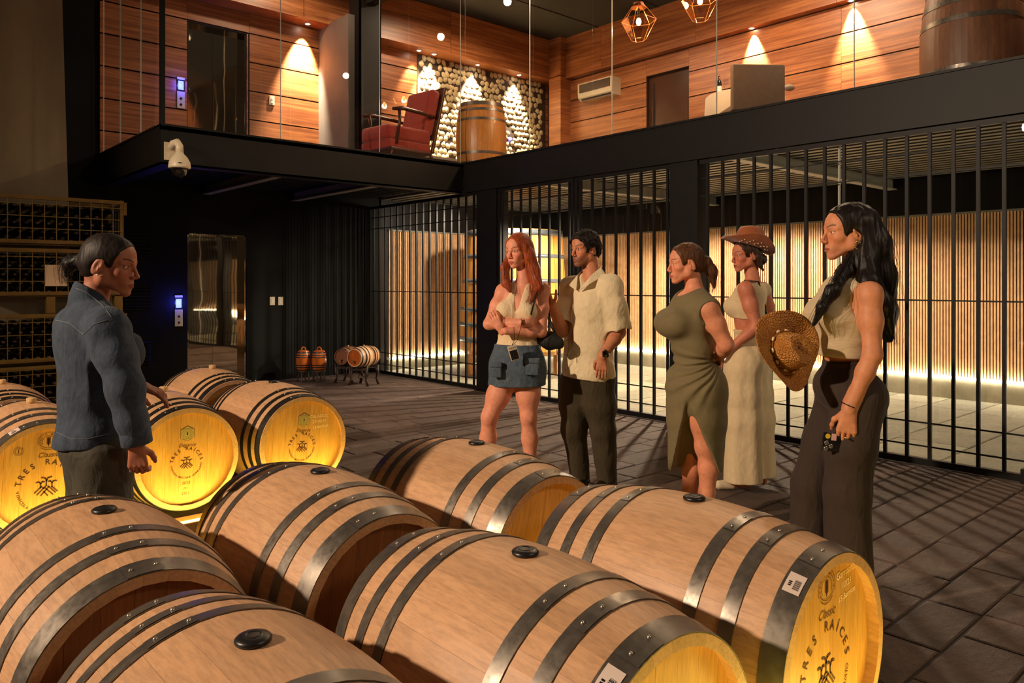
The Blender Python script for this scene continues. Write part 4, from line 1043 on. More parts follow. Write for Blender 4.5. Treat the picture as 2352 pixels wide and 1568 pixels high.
# ================================================================== people: implicit surfaces
Z = Vector((0, 0, 1))
def A3(v): return np.array((v[0], v[1], v[2]), float)
class Body:
    """smooth union of round cones and ellipsoids; turned into one continuous mesh"""
    def __init__(s, org_): s.ops = []; s.org = A3(org_); s.paint = []; s.disp = None; s.cuts = []
    def cone(s, a, b, ra, rb, k=.03, sub=False, n=None, sq=1.0, pad=0):
        s.ops.append(('c', A3(a)-s.org, A3(b)-s.org, ra+pad, rb+pad, k, sub, None if n is None else A3(n)/np.linalg.norm(A3(n)), sq)); return s
    def chain(s, pts, rs, k=.03, **kw):
        for (a, b, ra, rb) in zip(pts, pts[1:], rs, rs[1:]): s.cone(a, b, ra, rb, k, **kw)
        return s
    def ell(s, c, r, R=None, k=.03, sub=False, pad=0):
        """R: 3 world axis vectors"""
        Rm = np.eye(3) if R is None else np.array([A3(x)/np.linalg.norm(A3(x)) for x in R])
        s.ops.append(('e', A3(c)-s.org, np.array(r, float)+pad, Rm, k, sub)); return s
    def copy_ops(s, other, pad=0.0, sel=None):
        for o in other.ops:
            if sel and not sel(o): continue
            if o[0] == 'c': s.ops.append(o[:3]+(o[3]+pad, o[4]+pad)+o[5:])
            else: s.ops.append(o[:2]+(o[2]+pad,)+o[3:])
        return s
    def plane(s, p, n, k=.004):
        """keep the side that n points away from"""
        s.cuts.append((A3(p)-s.org, A3(n)/np.linalg.norm(A3(n)), k)); return s
    def field(s, X, Y, Zc):
        nx, ny, nz = len(X), len(Y), len(Zc)
        f = np.full((nx, ny, nz), .12, np.float32)
        for o in s.ops:
            if o[0] == 'c':
                _, a, b, ra, rb, k, sub, n, sq = o; m = max(ra, rb)*max(1, sq)+k+.012
                lo = np.minimum(a, b)-m; hi = np.maximum(a, b)+m
            else:
                _, c, r, R, k, sub = o; m = r.max()+k+.012; lo = c-m; hi = c+m
            i0, i1 = np.searchsorted(X, (lo[0], hi[0])); j0, j1 = np.searchsorted(Y, (lo[1], hi[1])); k0, k1 = np.searchsorted(Zc, (lo[2], hi[2]))
            if i1 <= i0 or j1 <= j0 or k1 <= k0: continue
            x = X[i0:i1, None, None]; y = Y[None, j0:j1, None]; z = Zc[None, None, k0:k1]
            if o[0] == 'c':
                ba = b-a; L2 = max(ba.dot(ba), 1e-9)
                px, py, pz = x-a[0], y-a[1], z-a[2]
                h = np.clip((px*ba[0]+py*ba[1]+pz*ba[2])/L2, 0, 1)
                qx, qy, qz = px-h*ba[0], py-h*ba[1], pz-h*ba[2]
                q2 = qx*qx+qy*qy+qz*qz
                if n is not None:
                    qn = qx*n[0]+qy*n[1]+qz*n[2]; q2 = q2+qn*qn*(1/(sq*sq)-1)
                g = np.sqrt(np.maximum(q2, 0))-(ra+(rb-ra)*h)
                if n is not None: g = g*min(1, sq)
            else:
                px, py, pz = x-c[0], y-c[1], z-c[2]
                u = [(px*R[i][0]+py*R[i][1]+pz*R[i][2]) for i in range(3)]
                e0 = np.sqrt(sum((u[i]/r[i])**2 for i in range(3))+1e-12); e1 = np.sqrt(sum((u[i]/r[i]**2)**2 for i in range(3))+1e-12)
                g = e0*(e0-1)/e1
            v = f[i0:i1, j0:j1, k0:k1]
            if not sub:
                h = np.clip(.5+.5*(v-g)/k, 0, 1); f[i0:i1, j0:j1, k0:k1] = v*(1-h)+g*h-k*h*(1-h)
            else:
                h = np.clip(.5-.5*(v+g)/k, 0, 1); f[i0:i1, j0:j1, k0:k1] = v*(1-h)-g*h+k*h*(1-h)
        if s.disp is not None:
            m = np.abs(f) < .03
            ii = np.nonzero(m)
            P = np.stack([X[ii[0]], Y[ii[1]], Zc[ii[2]]], 1)+s.org
            f[ii] += s.disp(P).astype(np.float32)
        for p, n, k in s.cuts:
            g = (X[:, None, None]-p[0])*n[0]+(Y[None, :, None]-p[1])*n[1]+(Zc[None, None, :]-p[2])*n[2]
            f = np.maximum(f, g.astype(np.float32))
        return f
    def bounds(s):
        lo = np.full(3, 1e9); hi = -lo
        for o in s.ops:
            if (o[0] == 'c' and o[6]) or (o[0] == 'e' and o[5]): continue
            if o[0] == 'c': m = max(o[3], o[4])*max(1, o[8])+.01; lo = np.minimum(lo, np.minimum(o[1], o[2])-m); hi = np.maximum(hi, np.maximum(o[1], o[2])+m)
            else: m = o[2].max()+.01; lo = np.minimum(lo, o[1]-m); hi = np.maximum(hi, o[1]+m)
        return lo, hi
    def extract(s, h, fine=()):
        """fine: list of (centre, half extents, step)"""
        parts = []; lo, hi = s.bounds(); boxes = [(A3(c)-s.org-A3(e), A3(c)-s.org+A3(e), st) for c, e, st in fine]
        blocks = [(lo-.01, hi+.01, h, None)]+[(b0, b1, st, i) for i, (b0, b1, st) in enumerate(boxes)]
        V = []; F = []; n0 = 0
        for (a, b, st, idx) in blocks:
            a = np.maximum(a, lo-.02) if idx is None else a
            X, Y, Zc = [np.arange(a[i], b[i]+st*1.01, st) for i in range(3)]
            v, q = surface_nets(s.field(X, Y, Zc), X, Y, Zc)
            if len(q) == 0: continue
            c = v[q].mean(1)
            if idx is None:
                keep = np.ones(len(q), bool)
                for b0, b1, _ in boxes: keep &= ~np.all((c > b0+st*.8) & (c < b1-st*.8), 1)
            else:
                b0, b1, _ = boxes[idx]; keep = np.all((c > b0-st) & (c < b1+st), 1)
                for j in range(idx):
                    c0, c1, _ = boxes[j]; keep &= ~np.all((c > c0) & (c < c1), 1)
            q = q[keep]; used = np.unique(q); mp = np.full(len(v), -1); mp[used] = np.arange(len(used))
            V.append(v[used]); F.append(mp[q]+n0); n0 += len(used)
        return np.concatenate(V), np.concatenate(F)
    def build(s, name, m, h, parent, fine=(), color=None, smooth_n=1):
        v, q = s.extract(h, fine)
        me = bpy.data.meshes.new(name); me.vertices.add(len(v)); me.vertices.foreach_set('co', (v+s.org-A3(org(parent))).astype(np.float32).ravel())
        me.loops.add(len(q)*4); me.loops.foreach_set('vertex_index', q.ravel().astype(np.int32))
        me.polygons.add(len(q)); me.polygons.foreach_set('loop_start', np.arange(0, len(q)*4, 4, dtype=np.int32)); me.polygons.foreach_set('loop_total', np.full(len(q), 4, np.int32))
        me.polygons.foreach_set('use_smooth', np.ones(len(q), bool)); me.update(calc_edges=True); me.validate()
        me.materials.append(m)
        if color is not None:
            at_ = me.color_attributes.new('Col', 'FLOAT_COLOR', 'POINT'); c = color(v+s.org)
            at_.data.foreach_set('color', np.concatenate([c, np.ones((len(c), 1))], 1).astype(np.float32).ravel())
        return link(name, me, parent)
def surface_nets(f, X, Y, Zc):
    s = f < 0; nx, ny, nz = f.shape
    if min(nx, ny, nz) < 3: return np.zeros((0, 3)), np.zeros((0, 4), int)
    cnt = np.zeros((nx-1, ny-1, nz-1), np.uint8)
    for i in (0, 1):
        for j in (0, 1):
            for k in (0, 1): cnt += s[i:nx-1+i, j:ny-1+j, k:nz-1+k]
    I, J, K = np.nonzero((cnt > 0) & (cnt < 8)); n = len(I)
    idx = np.full((nx-1, ny-1, nz-1), -1, np.int32); idx[I, J, K] = np.arange(n)
    acc = np.zeros((n, 3)); w = np.zeros(n)
    cs = [(i, j, k) for i in (0, 1) for j in (0, 1) for k in (0, 1)]
    fv = {c: f[I+c[0], J+c[1], K+c[2]].astype(float) for c in cs}
    for a in cs:
        for ax in range(3):
            if a[ax]: continue
            b = list(a); b[ax] = 1; b = tuple(b); fa, fb = fv[a], fv[b]; m = (fa < 0) != (fb < 0)
            t = np.where(m, fa/np.where(m, fa-fb, 1), 0)
            p = np.zeros((n, 3))
            for d in range(3): p[:, d] = a[d]
            p[:, ax] = t; acc += p*m[:, None]; w += m
    acc /= w[:, None]
    dx, dy, dz = X[1]-X[0], Y[1]-Y[0], Zc[1]-Zc[0]
    v = np.stack([X[I]+acc[:, 0]*dx, Y[J]+acc[:, 1]*dy, Zc[K]+acc[:, 2]*dz], 1)
    Q = []
    def quads(a, b, m, c4):
        i, j, k = np.nonzero(m); q = [idx[i+c[0], j+c[1], k+c[2]] for c in c4]; q = np.stack(q, 1)
        fl = a[i, j, k]; q[~fl] = q[~fl][:, ::-1]; return q
    sx = s[:-1, 1:-1, 1:-1]; m = sx != s[1:, 1:-1, 1:-1]; Q.append(quads(sx, 0, m, ((0, 0, 0), (0, 1, 0), (0, 1, 1), (0, 0, 1))))
    sy = s[1:-1, :-1, 1:-1]; m = sy != s[1:-1, 1:, 1:-1]; Q.append(quads(sy, 0, m, ((0, 0, 0), (0, 0, 1), (1, 0, 1), (1, 0, 0))))
    sz = s[1:-1, 1:-1, :-1]; m = sz != s[1:-1, 1:-1, 1:]; Q.append(quads(sz, 0, m, ((0, 0, 0), (1, 0, 0), (1, 1, 0), (0, 1, 0))))
    q = np.concatenate(Q); q = q[(q >= 0).all(1)]
    return v, q
_ng = RNG.random((24, 24, 24))
def vnoise(P, sc_, seed=0):
    p = P*sc_+seed*7.31; i = np.floor(p).astype(int); t = p-i; t = t*t*(3-2*t); r = 0
    for a in (0, 1):
        for b in (0, 1):
            for c in (0, 1):
                w = (t[:, 0] if a else 1-t[:, 0])*(t[:, 1] if b else 1-t[:, 1])*(t[:, 2] if c else 1-t[:, 2])
                r = r+w*_ng[(i[:, 0]+a) % 24, (i[:, 1]+b) % 24, (i[:, 2]+c) % 24]
    return r-.5
def lin(c): return np.array(sc(c)[:3])
def vcol_mat(name, rough=.5, sss=0.0, bump=.0, bs=300, spec=.4, streak=None, sheen=0):
    k = Nodes(name); a = k.n('ShaderNodeVertexColor'); a.layer_name = 'Col'; k.set(Base_Color=a.outputs[0], Roughness=rough)
    k.b.inputs['Specular IOR Level'].default_value = spec
    if sss: k.b.inputs['Subsurface Weight'].default_value = sss; k.b.inputs['Subsurface Radius'].default_value = (.012, .004, .002); k.b.inputs['Subsurface Scale'].default_value = 1
    if bump: k.bump(k.noise(k.coord('Object'), bs, 3), bump, .001)
    return k.m
M['skin'] = vcol_mat('skin', .55, 0, .2, 320)
def cloth(name, c, rough=.85, var=.12, weave=500, wb=.15, folds=.25, fscale=(7, 7, 3), sheen=.04):
    k = Nodes(name); v = k.coord('Object'); f = k.noise(v, 30, 5, .6); c = sc(c)
    k.set(Base_Color=k.ramp(f, [(.3, tuple(x*(1-var) for x in c[:3])+(1,)), (.7, tuple(min(1, x*(1+var)) for x in c[:3])+(1,))]), Roughness=rough)
    k.b.inputs['Sheen Weight'].default_value = sheen
    h1 = k.noise(k.coord('Object', fscale), 2.2, 3, .5, .8); h2 = k.noise(v, weave, 2)
    mx = k.n('ShaderNodeMath', operation='MULTIPLY_ADD'); k.link(h2, mx.inputs[0]); mx.inputs[1].default_value = wb*.12; k.link(h1, mx.inputs[2])
    b = k.bump(mx.outputs[0], folds, .03); return k.m
def hairmat(name, c, c2, rough=.38):
    k = Nodes(name); v = k.coord('Object', (140, 140, 9)); f = k.noise(v, 1.0, 3, .6)
    k.set(Base_Color=k.ramp(f, [(.3, sc(c)), (.7, sc(c2))]), Roughness=rough+.16); k.b.inputs['Specular IOR Level'].default_value = .28; k.bump(f, .35, .003); return k.m

class Frame:
    def __init__(s, o, x, y, z, sc_=1.0): s.o = Vector(o); s.x, s.y, s.z = Vector(x), Vector(y), Vector(z); s.s = sc_
    def p(s, a, b, c): return s.o+(s.x*a+s.y*b+s.z*c)*s.s
    def ax(s): return (s.x, s.y, s.z)
    def local(s, P):
        q = P-A3(s.o); return np.stack([q@A3(s.x), q@A3(s.y), q@A3(s.z)], 1)/s.s
def face_frame(o, fwd, tilt=0.0, roll=0.0, s=1.0):
    """fwd horizontal direction, tilt > 0 looks down (degrees)"""
    f = Vector(fwd); f.z = 0; f.normalize(); l = Z.cross(f).normalized()
    t = math.radians(tilt); x = (f*math.cos(t)-Z*math.sin(t)).normalized(); z = x.cross(l).normalized()
    if roll:
        r = math.radians(roll); l2 = l*math.cos(r)+z*math.sin(r); z = (z*math.cos(r)-l*math.sin(r)); l = l2
    return Frame(o, x, l, z, s)

def add_head(B, H, male=False, wide=1.0, nose=1.0, jawk=1.0, cheek=1.0):
    A = H.ax(); S_ = H.s
    def e(c, r, k=.02, sub=False, R=A): B.ell(H.p(*c), [q*S_ for q in r], R, k*S_, sub)
    def cn(a, b, ra, rb, k=.015, sub=False, **kw): B.cone(H.p(*a), H.p(*b), ra*S_, rb*S_, k*S_, sub, **kw)
    e((-.014, 0, .030), (.090, .072*wide, .080)); e((-.050, 0, -.010), (.050, .055, .052), .03)
    e((.036, 0, .030), (.050, .057, .052), .03)
    e((.040, 0, -.034), (.043, .050, .050), .025)
    for y in (-1, 1):
        e((.052, y*.036, -.026), (.024*cheek, .020*cheek, .018), .02)
        cn((.002, y*.045, -.052), (.060, y*.014, -.094), .020, .016*jawk, .022)
        cn((.002, y*.050, -.030), (.0, y*.048, -.060), .016, .016, .02)
        e((.064, y*.020, -.060), (.018, .016, .022), .015)
    e((.071, 0, -.100), (.014*jawk, .017*jawk, .013*jawk), .014)
    e((.068, 0, -.068), (.021, .026, .024), .015)
    cn((.080, -.014, .016), (.080, .014, .016), .008, .008, .014)
    for y in (-1, 1):
        cn((.079, y*.014, .014), (.062, y*.046, .012), .0075 if not male else .010, .006, .012)
        e((.088, y*.031, -.003), (.013, .017, .0095), .010, True)
        e((.0690, y*.0305, -.0035), (.0128, .0128, .0125), .002)
        # lids
        cn((.0800, y*.018, .0020), (.0820, y*.030, .0046), .0026, .0028, .003); cn((.0820, y*.030, .0046), (.0745, y*.044, .0008), .0028, .0024, .003)
        cn((.0795, y*.019, -.0085), (.0735, y*.043, -.0080), .0022, .0022, .004)
    n = nose
    cn((.086, 0, .004), (.086+.018*n, 0, -.033), .0064, .0074*n, .010)
    e((.088+.0165*n, 0, -.036), (.0090*n, .0088*n, .0082*n), .006)
    for y in (-1, 1):
        e((.093, y*.0110, -.0415), (.0100, .0064*n, .0066), .005)
        e((.098, y*.0060, -.0475), (.0042, .0026, .0028), .002, True)
    # lips
    for y in (-1, 1):
        cn((.0905, y*.003, -.0650), (.0800, y*.0225, -.0695), .0044, .0024, .005)
        cn((.0895, y*.001, -.0765), (.0800, y*.0205, -.0715), .0056, .0026, .005)
    cn((.0925, -.012, -.0708), (.0925, .012, -.0708), .0013, .0013, .002, True)
    cn((.0800, -.026, -.082), (.0800, .026, -.082), .0, .0, .002)
    # ears
    for y in (-1, 1):
        xx = (H.x*.95-H.z*.25+H.y*y*.3).normalized(); yy = H.y; zz = (H.z+H.x*-.22).normalized()
        e((-.010, y*.073, -.010), (.0175, .0060, .0300), .006, False, (xx, yy, zz))
        e((-.0065, y*.0795, -.008), (.0095, .0050, .0185), .003, True, (xx, yy, zz))
        e((-.004, y*.0735, -.020), (.004, .006, .007), .004)
    return H
def head_paint(H, skin, lips, brow, iris, lips_part=0.0, stubble=None, cheeks=.12):
    sk, lp, br, ir = lin(skin), lin(lips), lin(brow), lin(iris)
    def f(P):
        n = len(P); c = np.repeat(sk[None, :], n, 0)
        nz = vnoise(P, 60)[:, None]*.22+vnoise(P, 240, 3)[:, None]*.16; c = c*(1+nz)
        L = H.local(P); x, y, z = L[:, 0], L[:, 1], L[:, 2]; ay = np.abs(y)
        def blend(w, col):
            nonlocal c
            w = np.clip(w, 0, 1)[:, None]; c = c*(1-w)+col[None, :]*w
        hd = (x > .02) & (np.abs(z) < .13) & (ay < .09)
        w = np.exp(-(((ay-.038)/.022)**2+((z+.035)/.022)**2))*cheeks*2*hd; blend(w, sk*np.array([1.15, .62, .55]))
        w = np.exp(-((y/.014)**2+((z+.036)/.012)**2))*(x > .09)*cheeks; blend(w, sk*np.array([1.15, .62, .55]))
        if stubble is not None:
            w = ((z < -.045)*np.clip((-.040-z)/.02, 0, 1)*(x > -.005)*hd+((z < -.052) & (z > -.066) & (ay < .03) & (x > .08))*1.0)
            w = np.clip(w, 0, 1)*(1-.0*np.exp(-((ay-.03)/.01)**2)); blend(w*.62*(.7+1.2*np.abs(vnoise(P, 500, 5))), lin(stubble))
        # lips
        zc = -.0705+.0*y; up = (z > zc) & (z < -.0610-ay*.32) & (ay < .0235) & (x > .076); lo = (z <= zc) & (z > -.0825+ay*.42) & (ay < .022) & (x > .076)
        blend((up | lo)*.85, lp); blend(((np.abs(z-zc) < .0013) & (ay < .021) & (x > .078))*.8, lp*.25)
        # brows
        bz = .0195+.010*np.sin(np.clip((ay-.012)/.040, 0, 1)*PI*.75)-.004
        w = np.clip(1.4-np.abs(z-bz)/.0034, 0, 1)*((ay > .012) & (ay < .050))*(x > .045); blend(w*.85, br)
        # eyes
        ec = np.stack([x-.0690, ay-.0305, z+.0035], 1); r = np.sqrt((ec**2).sum(1)); a_ = (ay-.0305)/.0125
        lidu = .0030*(1-a_*a_)+.0000; lidl = -.0078+.0022*a_*a_
        open_ = (r < .0145) & (z < lidu) & (z > lidl) & (x > .06) & (np.abs(a_) < 1.0)
        blend(open_*1.0, lin((206, 190, 176))); gx = f.gaze
        ei = (y*np.sign(y)-.0305-gx*np.sign(y))**2+(z+.0030)**2
        blend((open_ & (ei < .0057**2))*1.0, ir); blend((open_ & (ei < .0026**2))*1.0, ir*.15)
        lash = (np.abs(z-lidu-.0006) < .0012) & (np.abs(a_) < 1.1) & (r < .0165) & (x > .06); blend(lash*.85, br*.5)
        blend(((ay < .0095) & (np.abs(z+.0478) < .002) & (x > .094))*.7, sk*.18)
        return np.clip(c, 0, 1)
    f.gaze = 0.0
    return f

def add_hand(B, w, d, nrm, thumb, curl=.5, s=1.0, curls=None, spread=.10):
    """w wrist, d towards the fingers, nrm out of the palm side, thumb: side direction of the thumb"""
    d = Vector(d).normalized(); nrm = Vector(nrm); nrm = (nrm-d*nrm.dot(d)).normalized(); sd = d.cross(nrm).normalized()
    if sd.dot(Vector(thumb)) < 0: sd = -sd
    w = Vector(w)
    B.cone(w-d*.02, w+d*.03*s, .0225*s, .024*s, .012, n=nrm, sq=.72)
    for i in range(4):
        o = (1.5-i)*.0185*s
        B.cone(w+d*.02*s+sd*o*.5, w+d*.082*s+sd*o, .0150*s, .0112*s, .008, n=nrm, sq=.85)
    tips = []
    for i, (ln, rr) in enumerate(((.070, .0082), (.078, .0085), (.073, .0082), (.058, .0072))):
        o = (1.5-i)*.0185*s; c = (curls[i] if curls else curl); base = w+d*.088*s*(1-.02*abs(i-1))+sd*o
        ang = [c*.55, c*1.25, c*1.75]; p = base; sg = (.42, .32, .26); dirs = (d+sd*spread*(1.5-i)*.5).normalized()
        pts = [p]; 
        for q in range(3):
            a = ang[q]; dd = dirs*math.cos(a)+nrm*math.sin(a); p = p+dd*ln*s*sg[q]; pts.append(p)
        B.chain(pts, [rr*s, rr*s*.96, rr*s*.88, rr*s*.72], .0035); tips.append(p)
    tb = w+d*.022*s+sd*.022*s+nrm*.006*s; m = tb+(d*.55+sd*.55+nrm*.35).normalized()*.038*s; e = m+(d*.85+sd*.15+nrm*(.25+.4*curl)).normalized()*.030*s; tip = e+(d*.9-sd*.05+nrm*(.2+.6*curl)).normalized()*.024*s
    B.chain([tb, m, e, tip], [.0150*s, .0108*s, .0095*s, .0075*s], .007)
    return tips, w+d*.07*s
def hand_box(w, d, s=1.0): return (Vector(w)+Vector(d).normalized()*.07, (.105, .105, .105), .0030)

class Skel: pass
def torso(B, K, male=False, k=.045, bust=.0, pad=0.0):
    """K: hipc, waist, chest, neck (points), f forward, l left, sh[2], hips[2]"""
    f, l = K.f, K.l; u = (K.neck-K.hipc).normalized(); R = (f, l, u); g = K.g
    B.ell(K.hipc, (.105*g, .150*g*K.hw, .105*g), R, k, pad=pad)
    B.ell(K.hipc-f*.045*g-u*.03*g+l*.06*g, (.075*g, .080*g, .085*g), R, k, pad=pad); B.ell(K.hipc-f*.045*g-u*.03*g-l*.06*g, (.075*g, .080*g, .085*g), R, k, pad=pad)
    B.ell(K.waist, (.088*g, .118*g*K.ww, .10*g), R, k, pad=pad)
    B.ell(K.chest, (.102*g, .136*g*K.cw, .145*g), R, k, pad=pad)
    B.ell(K.chest+u*.09*g-f*.02*g, (.078*g, .125*g*K.cw, .075*g), R, k, pad=pad)
    for s_ in (0, 1):
        B.cone(K.neck-u*.035, K.sh[s_]-u*.01, .042*g, .048*g*K.aw, .035, pad=pad)
        if bust: B.ell(K.chest+f*(.072*g+bust*.35)+l*(.066 if s_ == 0 else -.066)*g-u*.005*g, (.052+bust*.5, .058+bust*.3, .056+bust*.3), R, .03, pad=pad)
def limbs(B, K, legs=True, arms=True, shoes=False):
    g = K.g
    if arms:
        for s_ in (0, 1):
            if K.el[s_] is None: continue
            sh, el, wr = K.sh[s_], K.el[s_], K.wr[s_]; aw = K.aw
            m = sh.lerp(el, .45); B.chain([sh, m, el], [.046*g*aw, .043*g*aw, .036*g*aw], .03)
            m = el.lerp(wr, .3); B.chain([el, m, wr], [.036*g*aw, .036*g*aw, .0245*g*aw], .02)
    if legs:
        for s_ in (0, 1):
            hp, kn, an = K.hp[s_], K.kn[s_], K.an[s_]; bk = -K.f
            B.chain([hp, hp.lerp(kn, .5), kn], [.088*g*K.lw, .074*g*K.lw, .052*g*K.lw], .035)
            c = kn.lerp(an, .32)+bk*.015; B.chain([kn, c, kn.lerp(an, .7), an], [.049*g*K.lw, .052*g*K.lw, .037*g, .032*g], .03)
            B.ell(kn+K.f*.025, (.028*g, .034*g, .038*g), (K.f, K.l, Z), .025)
            ft = K.ft[s_] if getattr(K, 'ft', None) else K.f
            B.cone(an-Vector((0, 0, .045))-ft*.03, an+ft*.10-Vector((0, 0, .062)), .030*g, .024*g, .025); B.cone(an+ft*.10-Vector((0, 0, .062)), an+ft*.155-Vector((0, 0, .068)), .026*g, .017*g, .02, n=Z, sq=.75)
def neck(B, K, H, r=.050): B.cone(K.neck+Z*.0, H.p(-.030, 0, -.055), r*1.06, r*.93, .03)
def ridged(P, sx, sz, seed=0):
    n = vnoise(P*np.array([sx, sx, sz]), 1.0, seed); return 1-2*np.abs(n)*2
def fold_disp(amp, sx=9, sz=4, seed=0, fine=.0):
    def d(P):
        r = vnoise(P*np.array([sx, sx, sz]), 1.0, seed)*2; q = vnoise(P*np.array([sx*2.1, sx*2.1, sz*1.7]), 1.0, seed+3)
        return amp*(np.abs(r)*1.4-.4+q*.6)+(fine*vnoise(P, 60, 1) if fine else 0)
    return d
def hair_disp(amp=.004, fx=110, fz=7, seed=0):
    return lambda P: amp*2*vnoise(P*np.array([fx, fx, fz]), 1.0, seed)+amp*1.6*vnoise(P*np.array([35., 35., 5.]), 1.0, seed+2)
def strands(mb, path, n, spread, r=.0011, seed=0, taper=.4, wave=.006):
    rr = random.Random(seed)
    for i in range(n):
        o = Vector((rr.gauss(0, 1), rr.gauss(0, 1), rr.gauss(0, .4))); ph = rr.uniform(0, 6); pts = []; m = len(path)
        N_ = 6; cr = lambda x: x*x*x*(x*(x*6-15)+10)
        for j in range((m-1)*N_+1):
            a, b = divmod(j, N_); b /= N_; P_ = [path[max(0, min(m-1, a+q))] for q in (-1, 0, 1, 2)]; t = j/((m-1)*N_)
            p = .5*(2*P_[1]+(P_[2]-P_[0])*b+(2*P_[0]-5*P_[1]+4*P_[2]-P_[3])*b*b+(3*P_[1]-P_[0]-3*P_[2]+P_[3])*b**3); bb = b*b*(3-2*b); sp = spread[a]+(spread[min(a+1, m-1)]-spread[a])*bb
            pts.append(p+o*sp+Vector((math.sin(ph+t*5), math.cos(ph+t*4), 0))*wave*t)
        mb.tube(pts, [r*(1-(1-taper)*j/(len(pts)-1)) for j in range(len(pts))], 4, caps=False)
def scalp(B, H, pad=.010, front=.052, side=-.02, k=.018):
    """hair close to the skull, open at the face"""
    A = H.ax(); s = H.s
    B.ell(H.p(-.014, 0, .030), ((.090+pad)*s, (.072+pad)*s, (.080+pad)*s), A, .02); B.ell(H.p(-.050, 0, -.012), ((.050+pad)*s, (.057+pad)*s, (.055+pad)*s), A, .03)
    B.ell(H.p(.030, 0, .034), ((.050+pad*.9)*s, (.059+pad*.8)*s, (.054+pad*.8)*s), A, .02)
def face_cut(B, H, x=.098, z=-.035, rx=.058, ry=.10, rz=.082, k=.010): B.ell(H.p(x, 0, z), (rx*H.s, ry*H.s, rz*H.s), H.ax(), k, True)
def shoes(parent, K, m, name='shoe'):
    for s_ in (0, 1):
        an = K.an[s_]; ft = K.ft[s_] if getattr(K, 'ft', None) else K.f; b = Body(an); g = K.g
        base = Vector((an.x, an.y, 0))
        b.cone(base+Z*.042-ft*.035, base+Z*.040+ft*.12, .040*g, .034*g, .02, n=Z, sq=1.0); b.cone(base+ft*.11+Z*.03, base+ft*.17+Z*.026, .038*g, .028*g, .02, n=Z, sq=.8)
        b.cone(base+Z*.05, base+Z*.10-ft*.01, .036*g, .034*g, .02); b.plane(base+Z*.004, -Z)
        b.build(name, m, .006, parent)
from mathutils.bvhtree import BVHTree
def on_surface(o, pts, off=.002):
    """points of the mesh o met by the sight lines through photograph pixels"""
    me = o.data; base = org(o.parent); T_ = BVHTree.FromPolygons([v.co+base for v in me.vertices], [tuple(p.vertices) for p in me.polygons]); c = Vector((0, 0, CAM_H)); out = []
    for (px, py) in pts:
        dr = (at(px, py, 1)-c).normalized(); h, n_, i_, d_ = T_.ray_cast(c, dr)
        if h: out.append(h+n_*off)
    return out
def seam(o, pts, r, m, par, name='seam', step=7):
    q = []
    for a, b in zip(pts, pts[1:]):
        n = max(1, int(math.hypot(b[0]-a[0], b[1]-a[1])/step)); q += [(a[0]+(b[0]-a[0])*i/n, a[1]+(b[1]-a[1])*i/n) for i in range(n)]
    q.append(pts[-1]); h = on_surface(o, q, r*.3)
    h = [p for i, p in enumerate(h) if i == 0 or (p-h[i-1]).length < .06]
    if len(h) > 2: return MB().tube(h, r, 5).build(name, m, par, True)
def person(label, foot):
    return thing('person', label, 'person', (foot.x, foot.y, 0))
def cast_k(d, g, f, pts, hw=1, ww=1, cw=1, aw=1, lw=1):
    K = Skel(); K.f = f.normalized(); K.l = Z.cross(K.f).normalized(); K.g = g; K.hw, K.ww, K.cw, K.aw, K.lw = hw, ww, cw, aw, lw
    q = lambda t: at(t[0], t[1], d+(t[2] if len(t) > 2 else 0))
    for k, v in pts.items(): setattr(K, k, [q(x) if x else None for x in v] if isinstance(v, list) else q(v))
    return K
def flat_band(mb, c, R_, a0, a1, f, l, z0, z1, thick=.004, n=24, rx=1, ry=1):
    V = []
    for i in range(n+1):
        a = a0+(a1-a0)*i/n
        for z in (z0, z1): p = c+f*math.cos(a)*R_*rx+l*math.sin(a)*R_*ry; V.append((p.x, p.y, z))
    mb.add(V, [(2*i, 2*i+2, 2*i+3, 2*i+1) for i in range(n)])
def hat(label, F_, m, a=.15, b=.19, cr=(.078, .092, .105), curl=.055, dip=.02, band=None, weave=False):
    """F_: x = front, y = left, z = crown axis, origin at the brim plane centre"""
    t = thing('cowboy_hat', label, 'hat', F_.o); n = 72; rows = 12; V = []; Fc = []
    def surf(u, th, off):
        ct, st = math.cos(th), math.sin(th); r0x, r0y = cr[1], cr[0]; r1x, r1y = b, a
        x = ct*(r0x+(r1x-r0x)*u); y = st*(r0y+(r1y-r0y)*u)
        z = curl*(u**1.6)*(st*st)-dip*(u**2)*(ct*ct)+.004*math.sin(th*5)*u
        return F_.p(x, y, z+off)
    for sgn in (0, 1):
        for j in range(rows+1):
            for k in range(n): V.append(surf(j/rows, 2*PI*k/n, -.0035*sgn))
    w = (rows+1)*n
    for j in range(rows):
        for k in range(n):
            q = (j*n+k, j*n+(k+1) % n, (j+1)*n+(k+1) % n, (j+1)*n+k); Fc.append(q); Fc.append(tuple(x+w for x in q[::-1]))
    for k in range(n): Fc.append((rows*n+k, rows*n+(k+1) % n, w+rows*n+(k+1) % n, w+rows*n+k))
    MB().add(V, Fc).build('brim', m, t, True)
    V = []; Fc = []; prof = [(1.0, 0), (.99, .15), (.96, .4), (.90, .66), (.84, .84), (.74, .95), (.55, .97), (.3, .86), (.001, .80)]
    for (r, h) in prof:
        for k in range(n):
            th = 2*PI*k/n; ct, st = math.cos(th), math.sin(th)
            pinch = 1-.16*max(0, h-.3)*max(0, ct)**2*abs(st)*2.5
            zz = cr[2]*h*(1+.10*max(0, abs(st))-.10*max(0, ct)*h); V.append(F_.p(ct*cr[1]*r, st*cr[0]*r*pinch, zz))
    for j in range(len(prof)-1):
        for k in range(n): Fc.append((j*n+k, j*n+(k+1) % n, (j+1)*n+(k+1) % n, (j+1)*n+k))
    MB().add(V, Fc).build('crown', m, t, True)
    return t

